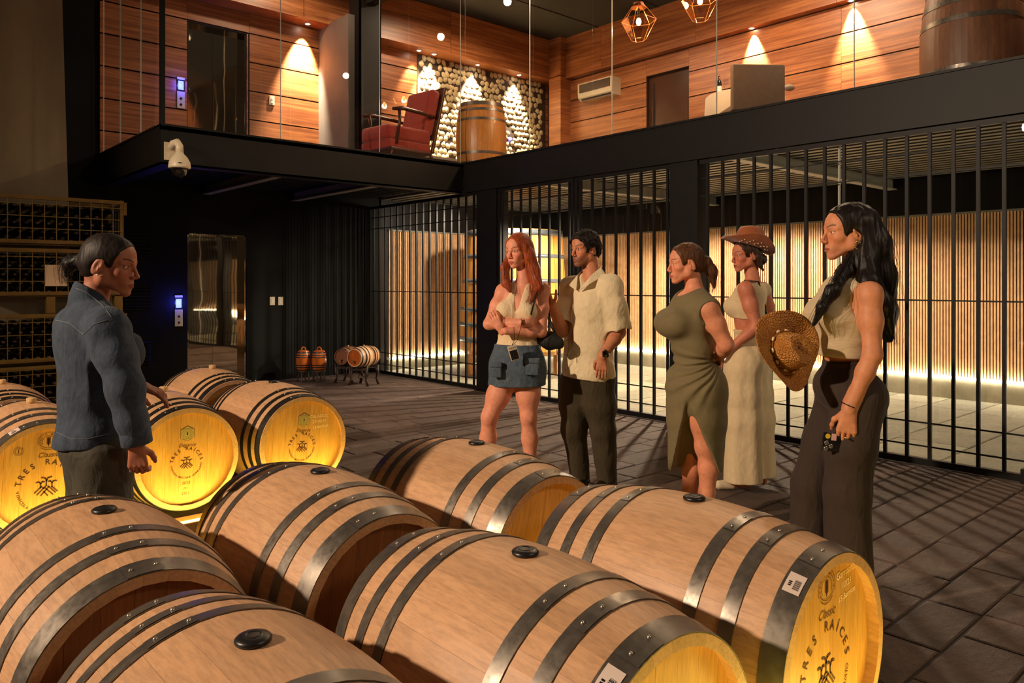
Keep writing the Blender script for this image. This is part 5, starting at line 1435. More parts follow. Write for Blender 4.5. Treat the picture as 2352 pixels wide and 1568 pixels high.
# ---------------------------------------------------------------- woman on the right with the straw hat and phone
def woman_phone():
    d = 3.1; f = -RT
    K = cast_k(d, 1.0, f, dict(hipc=(1940, 895), waist=(1942, 800), chest=(1938, 722), neck=(1972, 645), sh=[(1998, 672, -.15), (1975, 668, .15)],
        el=[(2004, 815, -.19), (1960, 800, .22)], wr=[(1950, 942, -.17), (1885, 792, .17)], hp=[(1962, 915, -.085), (1938, 915, .085)],
        kn=[(1946, 1130, -.09), (1868, 1110, .10)], an=[(1950, 1384, -.09), (1856, 1348, .12)]), cw=1.0, ww=.96, hw=.96, aw=.94)
    r = person('woman with long black hair, beige tank top and brown trousers, phone in hand', Vector((K.hipc.x, K.hipc.y, 0)))
    H = face_frame(at(1947, 532, d), f, 1, 0, 1.0)
    B = Body(r.location+Vector((0, 0, .9))); torso(B, K, bust=.004); neck(B, K, H, .046); add_head(B, H, nose=.92); limbs(B, K)
    hd = (Vector((0, 0, -1))-RT*.12).normalized(); add_hand(B, K.wr[0], hd, RT*.35+FW*.94, -RT, .75, .98)
    h2 = (-RT*.9+Z*.2).normalized(); add_hand(B, K.wr[1], h2, -FW, Z, .6, .95)
    col = head_paint(H, (205, 136, 98), (160, 84, 70), (36, 22, 16), (48, 30, 20))
    c2, e2, s2 = hand_box(K.wr[0], hd)
    B.build('body', M['skin'], .0075, r, [(H.p(.0, 0, 0), (.135, .135, .135), .0021), (c2, e2, .0027), (hand_box(K.wr[1], h2)[0], (.10, .10, .10), .004)], col)
    T = Body(K.chest); torso(T, K, bust=.005, pad=.009, k=.05)
    T.chain([K.hipc, K.waist], [.12, .10], .03, n=K.l, sq=1.15)
    for s_ in (0, 1): T.ell(K.sh[s_]+(K.l if s_ == 0 else -K.l)*.018-Z*.03+K.f*.01, (.070, .055, .088), (K.f, K.l, Z), .012, True)
    T.ell(K.neck+Z*.035+K.f*.01, (.075, .078, .045), (K.f, K.l, Z), .01, True)
    T.plane(at(1940, 819, d), -Z-RT*.05); T.plane(at(1985, 634, d), Z); T.disp = fold_disp(.004, 5, 18, 2)
    tm = cloth('beige_rib', (196, 176, 142), .8, .06, 700, .3, .25, (3, 3, 14)); T.build('tank_top', tm, .006, r)
    P = Body(K.hipc)
    torso(P, K, pad=.014, k=.05)
    P.chain([K.hp[0]-K.f*.02, K.hp[0].lerp(K.kn[0], .5), K.kn[0], Vector((K.an[0].x, K.an[0].y, .05))], [.106, .096, .086, .096], .03)
    P.chain([K.hp[1]-K.f*.0, K.hp[1].lerp(K.kn[1], .5), K.kn[1], Vector((K.an[1].x, K.an[1].y, .05))], [.108, .096, .084, .090], .03)
    P.plane(at(1940, 824, d)+Z*.0, Z-RT*.10); P.plane(Vector((0, 0, .035)), -Z); P.disp = fold_disp(.007, 7, 4, 5, .001)
    pm_ = cloth('brown_trouser', (50, 36, 28), .85, .12, 500, .2, .35, (9, 9, 3)); P.build('trousers', pm_, .0075, r)
    shoes(r, K, plain('dark_shoe', (40, 30, 26), .5))
    # hair
    hm = hairmat('black_hair', (10, 7, 6), (28, 20, 16), .32)
    Hb = Body(H.o); scalp(Hb, H, .011); 
    Hb.chain([H.p(-.05, 0, .03), H.p(-.085, 0, -.06), at(2008, 640, d), at(2022, 720, d), at(2040, 775, d-.02)], [.070, .075, .074, .058, .020], .03, n=K.l, sq=1.35)
    Hb.chain([H.p(-.02, .060, -.02), H.p(-.04, .072, -.10), at(1995, 648, d-.12), at(2032, 700, d-.13), at(2048, 765, d-.12)], [.028, .036, .040, .034, .010], .025)
    Hb.chain([H.p(.0, .045, -.10), at(1938, 625, d-.075), at(1912, 668, d-.13), at(1888, 705, d-.14), at(1870, 745, d-.12)], [.022, .026, .026, .020, .008], .02)
    face_cut(Hb, H, .100, -.018, .068, .12, .108); Hb.ell(H.p(.015, .085, -.035), (.034, .03, .042), H.ax(), .01, True)
    Hb.disp = hair_disp(.0030, 100, 8, 4); hb = Hb.build('hair', hm, .0042, r)
    S1 = MB(); strands(S1, [H.p(-.06, .02, .0), H.p(-.09, .02, -.08), at(2020, 650, d-.05), at(2038, 720, d-.05), at(2052, 790, d-.05)], 60, [.03, .036, .034, .028, .014], .0009, 3, .3, .006)
    strands(S1, [H.p(.01, .06, -.09), at(1930, 630, d-.10), at(1905, 675, d-.15), at(1882, 715, d-.15), at(1866, 752, d-.13)], 30, [.008, .013, .013, .011, .010], .0010, 5, .3, .008)
    o = S1.build('loose_strands', hm, r, True); o['kind'] = 'stuff'
    ear = H.p(-.004, .081, -.046); er = MB()
    for i in range(14):
        a = i*2*PI/14; er.ell(ear+H.x*.013*math.sin(a)+H.z*(-.013+.016*math.cos(a)), (.0026,)*3, 6)
    gold = plain('gold', (214, 170, 90), .25, .9); er.build('earring', gold, r, True)
    # hair tie on the wrist, ring
    w = K.wr[0]+Z*.02; dd_ = (K.el[0]-K.wr[0]).normalized(); q = dd_.to_track_quat('Z', 'Y').to_matrix().to_4x4()
    MB().lathe([(.0275, -.002), (.030, 0), (.0275, .002)], (0, 0, 0), 24).xf(Matrix.Translation(w) @ q).build('hair_tie', M['dark_plastic'], r, True)
    MB().lathe([(.0105, -.003), (.0115, 0), (.0105, .003)], (0, 0, 0), 14).xf(Matrix.Translation(K.wr[0]+hd*.105-FW*.012-RT*.003) @ q).build('ring', gold, r, True)
    # phone held in the hand
    pc = at(1934, 1018, d-.155); X_ = (RT*.97-Z*.12).normalized(); Zz = Z; t = thing('phone', 'black phone with stickers and triple camera held by the woman with black hair', 'phone', (pc.x, pc.y, pc.z-.04))
    Mp = Matrix((X_, -FW, X_.cross(-FW))).transposed().to_4x4(); Mp.translation = pc
    if Mp.determinant() < 0: pass
    MB().box(-.078, .074, -.0045, .0045, -.036, .036, .004).xf(Mp).build('phone_body', plain('phone_glass', (26, 24, 24), .15, 0, spec=.8), t, True)
    for (u, v) in ((-.062, .004), (-.062, .026), (-.044, .015)):
        MB().lathe([(.009, 0), (.009, .003), (.006, .0035), (.001, .0025)], (0, 0, 0), 16).xf(Mp @ Matrix.Translation((u, .0045, v)) @ Matrix.Rotation(-PI/2, 4, 'X')).build('lens', plain('lens_ring', (170, 165, 160), .2, .8), t, True)
    MB().lathe([(.010, 0), (.001, .0005)], (0, 0, 0), 16).xf(Mp @ Matrix.Translation((-.060, .0048, -.022)) @ Matrix.Rotation(-PI/2, 4, 'X')).build('yellow_sticker', plain('yellow_sticker', (220, 190, 50), .5), t)
    MB().box(-.046, -.026, .0045, .0050, -.034, -.008).xf(Mp).build('pink_sticker', plain('pink_sticker', (220, 170, 170), .5), t)
    # straw hat
    ax = (-FW*.86+RT*.46+Z*.16).normalized(); xx = (Z*.62-RT*.78); xx = (xx-ax*xx.dot(ax)).normalized(); yy = ax.cross(xx)
    F_ = Frame(at(1806, 806, 2.98), xx, yy, ax)
    k = Nodes('woven_straw'); v = k.coord('Object'); vo = k.n('ShaderNodeTexVoronoi'); vo.inputs['Scale'].default_value = 150; k.link(v, vo.inputs['Vector']); f1 = k.noise(v, 9, 4)
    k.set(Base_Color=k.mix(1.0, k.ramp(f1, [(.3, sc((196, 128, 58))), (.7, sc((230, 166, 86)))]), k.ramp(vo.outputs['Distance'], [(.15, (1.05, 1.05, 1.05, 1)), (.6, (.62, .55, .45, 1))]), 'MULTIPLY'), Roughness=.3); b_ = k.bump(vo.outputs['Distance'], 1.0, .006); b_.invert = True; straw = k.m
    t = hat('woven straw cowboy hat with shell band held by the black-haired woman', F_, straw, .150, .168, (.070, .080, .085), .050, .015)
    bd = MB(); 
    for i in range(40): 
        a0, a1 = 2*PI*i/40, 2*PI*(i+1)/40; bd.tube([F_.p(.0845*math.cos(a0), .0725*math.sin(a0), .008), F_.p(.0845*math.cos(a1), .0725*math.sin(a1), .008)], .0022, 5, caps=False)
    bd.build('band_cord', plain('tan_cord', (150, 100, 50), .8), t, True)
    shm = plain('cowrie_shell', (230, 205, 160), .2)
    for i in range(11):
        a = 2*PI*i/11+.2; c = F_.p(.089*math.cos(a), .077*math.sin(a), .009); tv = (-F_.x*math.sin(a)+F_.y*math.cos(a)).normalized(); Rm = Matrix((tv, F_.z.cross(tv), F_.z)).transposed()
        MB().ell(c, (.0105, .0055, .005), 10, Rm).build('shell', shm, t, True)
woman_phone()

# ---------------------------------------------------------------- woman in the olive wrap dress
def woman_olive():
    d = 4.3; f = (-RT-FW*.18).normalized()
    K = cast_k(d, 1.12, f, dict(hipc=(1598, 885), waist=(1590, 800), chest=(1584, 738), neck=(1597, 672), sh=[(1626, 705, -.16), (1586, 700, .15)],
        el=[(1668, 792, -.16), (1655, 790, .20)], wr=[(1652, 820, -.01), (1648, 826, .05)], hp=[(1610, 905, -.085), (1590, 905, .085)],
        kn=[(1621, 1026, -.075), (1583, 1028, .07)], an=[(1624, 1180, -.07), (1584, 1178, .07)]), lw=.92, aw=1.02, cw=1.02, ww=1.05)
    r = person('woman with auburn ponytail in an olive wrap dress, hands clasped behind her', Vector((K.hipc.x, K.hipc.y, 0)))
    H = face_frame(at(1575, 604, d), (-RT-FW*.10), 3, 0, 1.0)
    B = Body(r.location+Vector((0, 0, .9))); torso(B, K, bust=.04); neck(B, K, H, .048); add_head(B, H, nose=.9, cheek=1.05); limbs(B, K)
    hd = (FW*.75-Z*.45-RT*.35).normalized(); add_hand(B, K.wr[0], hd, -RT, Z, .8, .95); add_hand(B, K.wr[1], (-FW*.7-Z*.4).normalized(), -RT, Z, .9, .95)
    B.build('body', M['skin'], .0085, r, [(H.o, (.135, .135, .135), .0024), (K.wr[0]+hd*.05, (.10, .10, .10), .004)], head_paint(H, (222, 146, 112), (184, 92, 76), (104, 62, 40), (70, 80, 70)))
    om = cloth('olive_jersey', (116, 104, 72), .85, .06, 600, .12, .18, (5, 5, 5)); D = Body(K.chest)
    torso(D, K, bust=.043, pad=.010, k=.05)
    for s_ in (0, 1):
        sd = K.l if s_ == 0 else -K.l; D.cone(K.sh[s_]-Z*.01, K.sh[s_]+sd*.012-Z*.035, .060, .062, .03)
        D.ell(K.sh[s_]+sd*.050-Z*.055+K.f*.0, (.075, .045, .085), (K.f, K.l, Z), .01, True)
    D.chain([K.hipc-Z*.0, at(1600, 960, d), at(1597, 1085, d)], [.168, .158, .150], .04, n=K.l, sq=1.12)
    D.ell(K.neck+K.f*.045+Z*.012, (.075, .070, .048), (K.f, K.l, Z), .01, True)
    # wrap slit
    D.cone(at(1579, 922, d-.16), at(1600, 1110, d-.16), .004, .150, .010, True, n=FW, sq=1.6)
    D.ell(K.chest+K.f*.115-Z*.012, (.085, .085, .075), (K.f, K.l, Z), .05)
    D.ell(at(1598, 1090, d), (.110, .110, .07), None, .01, True)
    D.plane(at(1600, 1076, d), -Z+RT*.06); D.plane(K.neck+Z*.035, Z)
    Q = at(1645, 822, d); R0, Z0 = A3(RT), A3(Z)
    def dp(P):
        q = P-A3(Q); u = -(q@R0); v = -(q@Z0); ang = np.arctan2(v, u+1e-6); rr = np.sqrt(u*u+v*v)
        w = np.clip((rr-.02)/.06, 0, 1)*np.clip((.46-rr)/.25, 0, 1)*np.clip((ang+.35)/.3, 0, 1)*np.clip((1.25-ang)/.3, 0, 1)
        return -.0065*w*np.sin(ang*26+2.5*vnoise(P, 9, 2))+.003*vnoise(P*np.array([5., 5., 12.]), 1.0, 4)
    D.disp = dp; D.build('wrap_dress', om, .0058, r)
    shoes(r, K, plain('tan_sandal', (150, 100, 60), .6), 'sandal')
    hm = hairmat('auburn_hair', (58, 34, 20), (104, 66, 38), .36); Hb = Body(H.o); scalp(Hb, H, .007)
    face_cut(Hb, H, .102, -.020, .070, .12, .108); Hb.ell(H.p(.0, .085, -.03), (.050, .03, .045), H.ax(), .01, True); Hb.ell(H.p(.0, -.085, -.03), (.050, .03, .045), H.ax(), .01, True)
    Hb.chain([H.p(-.085, 0, .012), at(1620, 602, d), at(1634, 625, d), at(1640, 660, d-.01)], [.022, .036, .034, .008], .012)
    Hb.disp = hair_disp(.0025, 120, 40, 6); Hb.build('hair', hm, .004, r)
    q = (at(1624, 604, d)-H.p(-.08, 0, .01)).normalized().to_track_quat('Z', 'Y').to_matrix().to_4x4()
    MB().lathe([(.020, -.006), (.024, 0), (.020, .006)], (0, 0, 0), 16).xf(Matrix.Translation(at(1616, 598, d)) @ q).build('hair_tie', M['dark_plastic'], r, True)
    S1 = MB(); strands(S1, [at(1618, 600, d), at(1632, 615, d), at(1640, 640, d), at(1636, 672, d)], 40, [.008, .02, .02, .014], .0011, 2, .3, .01)
    o = S1.build('loose_strands', hm, r, True); o['kind'] = 'stuff'
woman_olive()

# ---------------------------------------------------------------- woman in white with the suede hat
def woman_hat():
    d = 5.12; f = (-RT*.84+FW*.54).normalized()
    K = cast_k(d, 1.0, f, dict(hipc=(1715, 815), waist=(1720, 748), chest=(1718, 703), neck=(1730, 650), sh=[(1714, 662, -.13), (1752, 664, .11)],
        el=[(1738, 750, -.17), (1772, 745, .14)], wr=[(1682, 796, -.12), (1745, 800, .20)], hp=[(1705, 850, -.07), (1728, 850, .06)],
        kn=[(1705, 965, -.07), (1735, 965, .06)], an=[(1706, 1092, -.07), (1742, 1086, .06)]), aw=1.05, ww=1.0, hw=1.02)
    r = person('woman in cream crop top and wide white trousers wearing a brown suede hat', Vector((K.hipc.x, K.hipc.y, 0)))
    H = face_frame(at(1713, 585, d), (-RT*.93-FW*.20), 4, 0, .98)
    B = Body(r.location+Vector((0, 0, .9))); torso(B, K, bust=.012); neck(B, K, H, .047); add_head(B, H, nose=.9); limbs(B, K)
    hd = (-RT*.75-Z*.55).normalized(); add_hand(B, K.wr[0], hd, FW, Z, .7, .95); add_hand(B, K.wr[1], (-Z-RT*.3).normalized(), -FW, Z, .7, .95)
    B.build('body', M['skin'], .0085, r, [(H.o, (.13, .13, .13), .0024), (K.wr[0]+hd*.06, (.09, .09, .09), .004)], head_paint(H, (196, 120, 90), (150, 60, 52), (60, 36, 24), (60, 40, 30), cheeks=.2))
    cm = cloth('cream_linen', (214, 192, 152), .9, .06, 500, .3, .25); T = Body(K.chest); torso(T, K, bust=.014, pad=.010)
    for s_ in (0, 1): T.ell(K.sh[s_]+(K.l if s_ == 0 else -K.l)*.040-Z*.04, (.070, .055, .085), (K.f, K.l, Z), .012, True)
    T.ell(K.neck+K.f*.03+Z*.03, (.085, .062, .05), (K.f, K.l, Z), .01, True)
    T.plane(at(1712, 733, d), -Z-RT*.12); T.plane(K.neck+Z*.0, Z); T.disp = fold_disp(.003, 9, 9, 2); T.build('crop_top', cm, .006, r)
    P = Body(K.hipc); torso(P, K, pad=.014, k=.05)
    for s_, (w0, w1, w2, w3) in ((0, (.125, .118, .120, .130)), (1, (.125, .118, .122, .125))):
        P.chain([K.hp[s_], K.hp[s_].lerp(K.kn[s_], .5), K.kn[s_], Vector((K.an[s_].x, K.an[s_].y, .05))], [w0, w1, w2, w3], .04)
    P.plane(at(1715, 753, d), Z-RT*.12); P.plane(Vector((0, 0, .03)), -Z+RT*.03); P.disp = fold_disp(.012, 11, 2.2, 8, .002)
    P.build('wide_trousers', cm, .0075, r)
    sh_ = MB(); base = at(1664, 1112, d-.02); base.z = 0
    b = Body(base+Z*.05); b.cone(base+Z*.04+RT*.05, base+Z*.035-RT*.035, .035, .030, .02); b.plane(base+Z*.004, -Z); b.build('white_sandal', plain('woven_leather', (214, 196, 164), .6, 0, .1, 60, .5, 120), .005, r)
    hm = hairmat('brown_hair', (34, 20, 14), (70, 44, 28), .36); Hb = Body(H.o); scalp(Hb, H, .007); face_cut(Hb, H, .100, -.022, .070, .12, .106)
    Hb.ell(H.p(-.115, 0, -.040), (.040, .042, .038), H.ax(), .02); Hb.chain([H.p(-.05, .07, -.02), H.p(-.07, .06, -.08), H.p(-.10, .04, -.115)], [.02, .016, .006], .01); Hb.disp = hair_disp(.003, 90, 60, 6); Hb.build('hair', hm, .0042, r)
    # black strap
    st = MB(); st.tube([K.chest+K.f*.125+K.l*.02-Z*.03, K.chest+K.f*.09+K.l*.08+Z*.06, K.sh[0]-K.l*.04+Z*.052+K.f*.02, K.sh[0]-K.l*.075+Z*.045-K.f*.06, K.chest-K.f*.115-K.l*.0, K.chest-K.f*.118-K.l*.04-Z*.12], .006, 6); st.build('bag_strap', M['dark_plastic'], r, True)
    # suede hat
    ft = H.x.copy(); ft.z = 0; ft.normalize(); t_ = math.radians(-17); xx = (ft*math.cos(t_)-Z*math.sin(t_)).normalized(); yy = Z.cross(ft).normalized(); F_ = Frame(H.p(-.018, 0, .058), xx, yy, xx.cross(yy))
    sm = plain('brown_suede', (150, 78, 32), .8, 0, .18, 14, .3, 200, .002, sheen=.4)
    t = hat('brown suede cowboy hat with bead trim worn by the woman in white', F_, sm, .150, .190, (.088, .104, .132), .075, .0)
    sl_ = plain('bead_pearl', (230, 214, 184), .25)
    for i in range(14):
        th = math.radians(40+i*7.5); u = .35+.25*((i % 3)/2); x = math.cos(th)*(.100+.085*u); y = math.sin(th)*(.086+.064*u); MB().ell(F_.p(x, y, .075*u**1.6*math.sin(th)**2-.004-.004), (.0045, .0045, .0035), 8).build('bead', sl_, t, True)
    for i in range(20):
        a0, a1 = 2*PI*i/20, 2*PI*(i+1)/20; 
    MB().tube([F_.p(.102*math.cos(2*PI*i/36), .088*math.sin(2*PI*i/36), .006) for i in range(37)], .004, 6).build('hat_band', plain('dark_suede', (100, 48, 24), .8), t, True)
woman_hat()

# ---------------------------------------------------------------- red-haired woman, arms folded
def woman_red():
    d = 5.0; f = (-RT*.28-FW*.96).normalized()
    K = cast_k(d, 1.0, f, dict(hipc=(1187, 838), waist=(1189, 768), chest=(1194, 711), neck=(1203, 648), sh=[(1246, 664, -.02), (1156, 667, .03)],
        el=[(1243, 762, -.09), (1123, 744, -.05)], wr=[(1162, 760, -.165), (1212, 741, -.165)], hp=[(1212, 860, -.01), (1164, 860, .01)],
        kn=[(1214, 957, -.03), (1124, 957, -.03)], an=[(1219, 1112, .0), (1110, 1112, .0)]), aw=.98, lw=1.0, ww=.98, cw=1.0, hw=1.05)
    r = person('red-haired woman with folded arms in white halter top and denim mini skirt', Vector((K.hipc.x, K.hipc.y, 0)))
    H = face_frame(at(1191, 575, d), (-RT*.62-FW*.78), 6, 2, 1.0)
    B = Body(r.location+Vector((0, 0, .9))); torso(B, K, bust=.008); neck(B, K, H, .045); add_head(B, H, nose=.9); limbs(B, K)
    h0 = (-RT*.45+Z*.85+FW*.1).normalized(); h1 = (RT*.62+Z*.0+FW*.8).normalized()
    add_hand(B, K.wr[0]+(-RT*.035+Z*.008)+FW*.02, h0, FW, RT, .55, .90); add_hand(B, K.wr[1], h1, FW, Z, .5, .92)
    B.build('body', M['skin'], .0075, r, [(H.o, (.13, .13, .132), .0023), (K.wr[0]+h0*.05-RT*.02, (.08, .08, .09), .0032), (K.wr[1]+h1*.06, (.09, .07, .06), .004)],
            head_paint(H, (226, 150, 120), (186, 96, 84), (110, 56, 34), (70, 60, 44), cheeks=.2))
    wm = cloth('cream_cotton', (228, 204, 166), .9, .04, 600, .2, .3, (14, 14, 6)); T = Body(K.chest); torso(T, K, bust=.012, pad=.009)
    T.chain([K.waist-Z*.02, K.waist-Z*.085], [.122, .150], .03, n=K.f, sq=.72)
    for s_ in (0, 1):
        sd = K.l if s_ == 0 else -K.l; T.ell(K.sh[s_]+sd*.03+Z*.02, (.16, .098, .13), (K.f, K.l, Z), .01, True)
    T.cone(at(1184, 714, d-.140), at(1199, 640, d-.12), .006, .046, .006, True, n=FW, sq=4)
    T.cone(at(1176, 775, d-.2), at(1172, 812, d-.2), .002, .026, .004, True, n=FW, sq=4)
    T.ell(K.neck+Z*.01, (.10, .06, .03), (K.f, K.l, Z), .01, True)
    T.plane(at(1190, 795, d), -Z); T.plane(K.neck-Z*.0, Z); T.disp = fold_disp(.005, 20, 6, 2); T.build('halter_top', wm, .0055, r)
    dm = cloth('washed_denim', (70, 84, 98), .85, .25, 420, .5, .35, (10, 10, 8)); Sk = Body(K.hipc); torso(Sk, K, pad=.012)
    Sk.chain([at(1187, 800, d), at(1188, 840, d), at(1187, 900, d)], [.150, .182, .200], .03, n=K.f, sq=.70)
    Sk.plane(at(1187, 884, d), -Z+RT*.02); Sk.plane(at(1190, 790, d)+Z*.0, Z); Sk.disp = fold_disp(.006, 12, 9, 9, .001); sk_o = Sk.build('denim_skirt', dm, .0055, r)
    hem = MB()
    for (px, py, w_, h_) in ((1222, 843, .085, .10), (1140, 850, .07, .09)):
        c = at(px, py, d-.155 if px > 1200 else d-.12); Mx = Matrix((K.l, -K.f, Z)).transposed().to_4x4(); Mx.translation = c
        MB().box(-w_/2, w_/2, -.012, .012, -h_/2, h_/2, .004).box(-w_/2-.004, w_/2+.004, -.018, .010, h_/2-.025, h_/2+.008, .004).xf(Mx).build('cargo_pocket', dm, r, True)
    for (px, py) in ((1206, 860),):
        pass
    shoes(r, K, plain('white_sneaker', (220, 210, 200), .6), 'sneaker')
    hm = hairmat('copper_hair', (112, 46, 20), (176, 84, 40), .36); Hb = Body(H.o); scalp(Hb, H, .010)
    for sgn, path, rs in ((1, [H.p(.01, .058, .02), H.p(-.01, .078, -.05), at(1226, 620, d-.03), at(1236, 660, d-.07), at(1222, 690, d-.13)], [.034, .038, .042, .036, .012]),
                          (-1, [H.p(.01, -.058, .02), H.p(.0, -.074, -.05), at(1160, 615, d-.02), at(1163, 650, d-.05), at(1172, 668, d-.09)], [.032, .032, .030, .028, .012])):
        Hb.chain(path, rs, .02)
    Hb.chain([H.p(-.07, 0, .0), at(1215, 620, d+.06), at(1218, 690, d+.08)], [.06, .07, .03], .03)
    Hb.chain([H.p(-.02, .07, -.02), at(1225, 640, d-.02), at(1248, 665, d-.0), at(1250, 690, d+.01)], [.03, .035, .03, .01], .02)
    face_cut(Hb, H, .100, -.018, .070, .060, .112); Hb.disp = hair_disp(.0022, 100, 10, 3); Hb.build('hair', hm, .0042, r)
    S1 = MB(); strands(S1, [H.p(.02, .06, .03), H.p(.01, .078, -.05), at(1222, 622, d-.05), at(1230, 660, d-.10), at(1212, 695, d-.15)], 40, [.006, .008, .014, .016, .012], .0012, 3, .3, .01)
    strands(S1, [H.p(.03, -.055, .03), H.p(.02, -.070, -.05), at(1160, 615, d-.05), at(1162, 648, d-.08), at(1170, 672, d-.11)], 26, [.004, .006, .010, .012, .010], .0012, 4, .3, .008)
    o = S1.build('loose_strands', hm, r, True); o['kind'] = 'stuff'
    br = MB()
    for (px, py, q) in ((1180, 744, -.20), (1197, 740, -.212)):
        br.lathe([(.026, -.003), (.029, 0), (.026, .003)], (0, 0, 0), 20).xf(Matrix.Translation(at(px, py, d+q+.02)) @ RT.to_track_quat('Z', 'Y').to_matrix().to_4x4()); br.V, br.F = br.V, br.F
    br.build('bracelet', plain('silver', (190, 180, 170), .3, .9), r, True)
    # hanging compact camera
    c = at(1180, 810, d-.20); t = thing('compact_camera', 'small silver compact camera dangling from the red-haired woman\'s wrist', 'camera', (c.x, c.y, c.z-.05))
    Mx = Matrix.Rotation(0, 4, 'Z'); Xa = (RT*.93+Z*.28).normalized(); Za = (Z*.93-RT*.28).normalized(); Mc = Matrix((Xa, FW, Za)).transposed().to_4x4(); Mc.translation = c
    MB().box(-.030, .030, -.010, .010, -.048, .048, .005).xf(Mc).build('camera_body', plain('silver_case', (214, 200, 176), .3, .4), t, True)
    MB().box(-.024, .024, -.0115, -.010, -.042, .018, .001).xf(Mc).build('screen', M['dark_plastic'], t)
    for i in range(4): MB().lathe([(.004, 0), (.003, .002), (.001, .002)], (0, 0, 0), 10).xf(Mc @ Matrix.Translation((-.016+.011*i, -.0105, .033)) @ Matrix.Rotation(PI/2, 4, 'X')).build('button', plain('grey_button', (120, 110, 100), .4), t)
    MB().tube([c+Za*.046, at(1182, 780, d-.225), at(1180, 750, d-.235)], .0018, 5).tube([c+Za*.046, at(1188, 782, d-.225), at(1198, 745, d-.235)], .0018, 5).build('wrist_cord', M['dark_plastic'], t)
    # black shoulder bag
    c = at(1260, 785, d-.02); t = thing('shoulder_bag', 'black crescent shoulder bag under the red-haired woman\'s elbow', 'bag', (c.x, c.y, c.z-.07)); b = Body(c)
    b.chain([at(1238, 774, d-.02), at(1262, 782, d-.06), at(1284, 788, d-.08)], [.040, .052, .036], .03, n=FW, sq=.7); b.disp = fold_disp(.004, 14, 14, 3); b.build('bag_body', plain('black_nylon', (18, 16, 17), .6, 0, 0, 5, .2, 90), .005, t)
    S = MB(); pts = [at(1283, 782, d+.02), at(1262, 735, d+.02), at(1255, 690, d+.02), at(1247, 650, d-.01), at(1238, 660, d-.09), at(1228, 690, d-.155), at(1221, 718, d-.150), at(1221, 738, d-.10), at(1234, 762, d-.04)]
    pts[0] = at(1283, 782, d-.08); S.tube(pts, .013, 6, squash=.35); S.build('strap', M['dark_plastic'], t, True)
    MB().tube([at(1279, 800, d-.09), at(1280, 814, d-.09)], .003, 5).build('zip_pull', M['dark_plastic'], t)
woman_red()

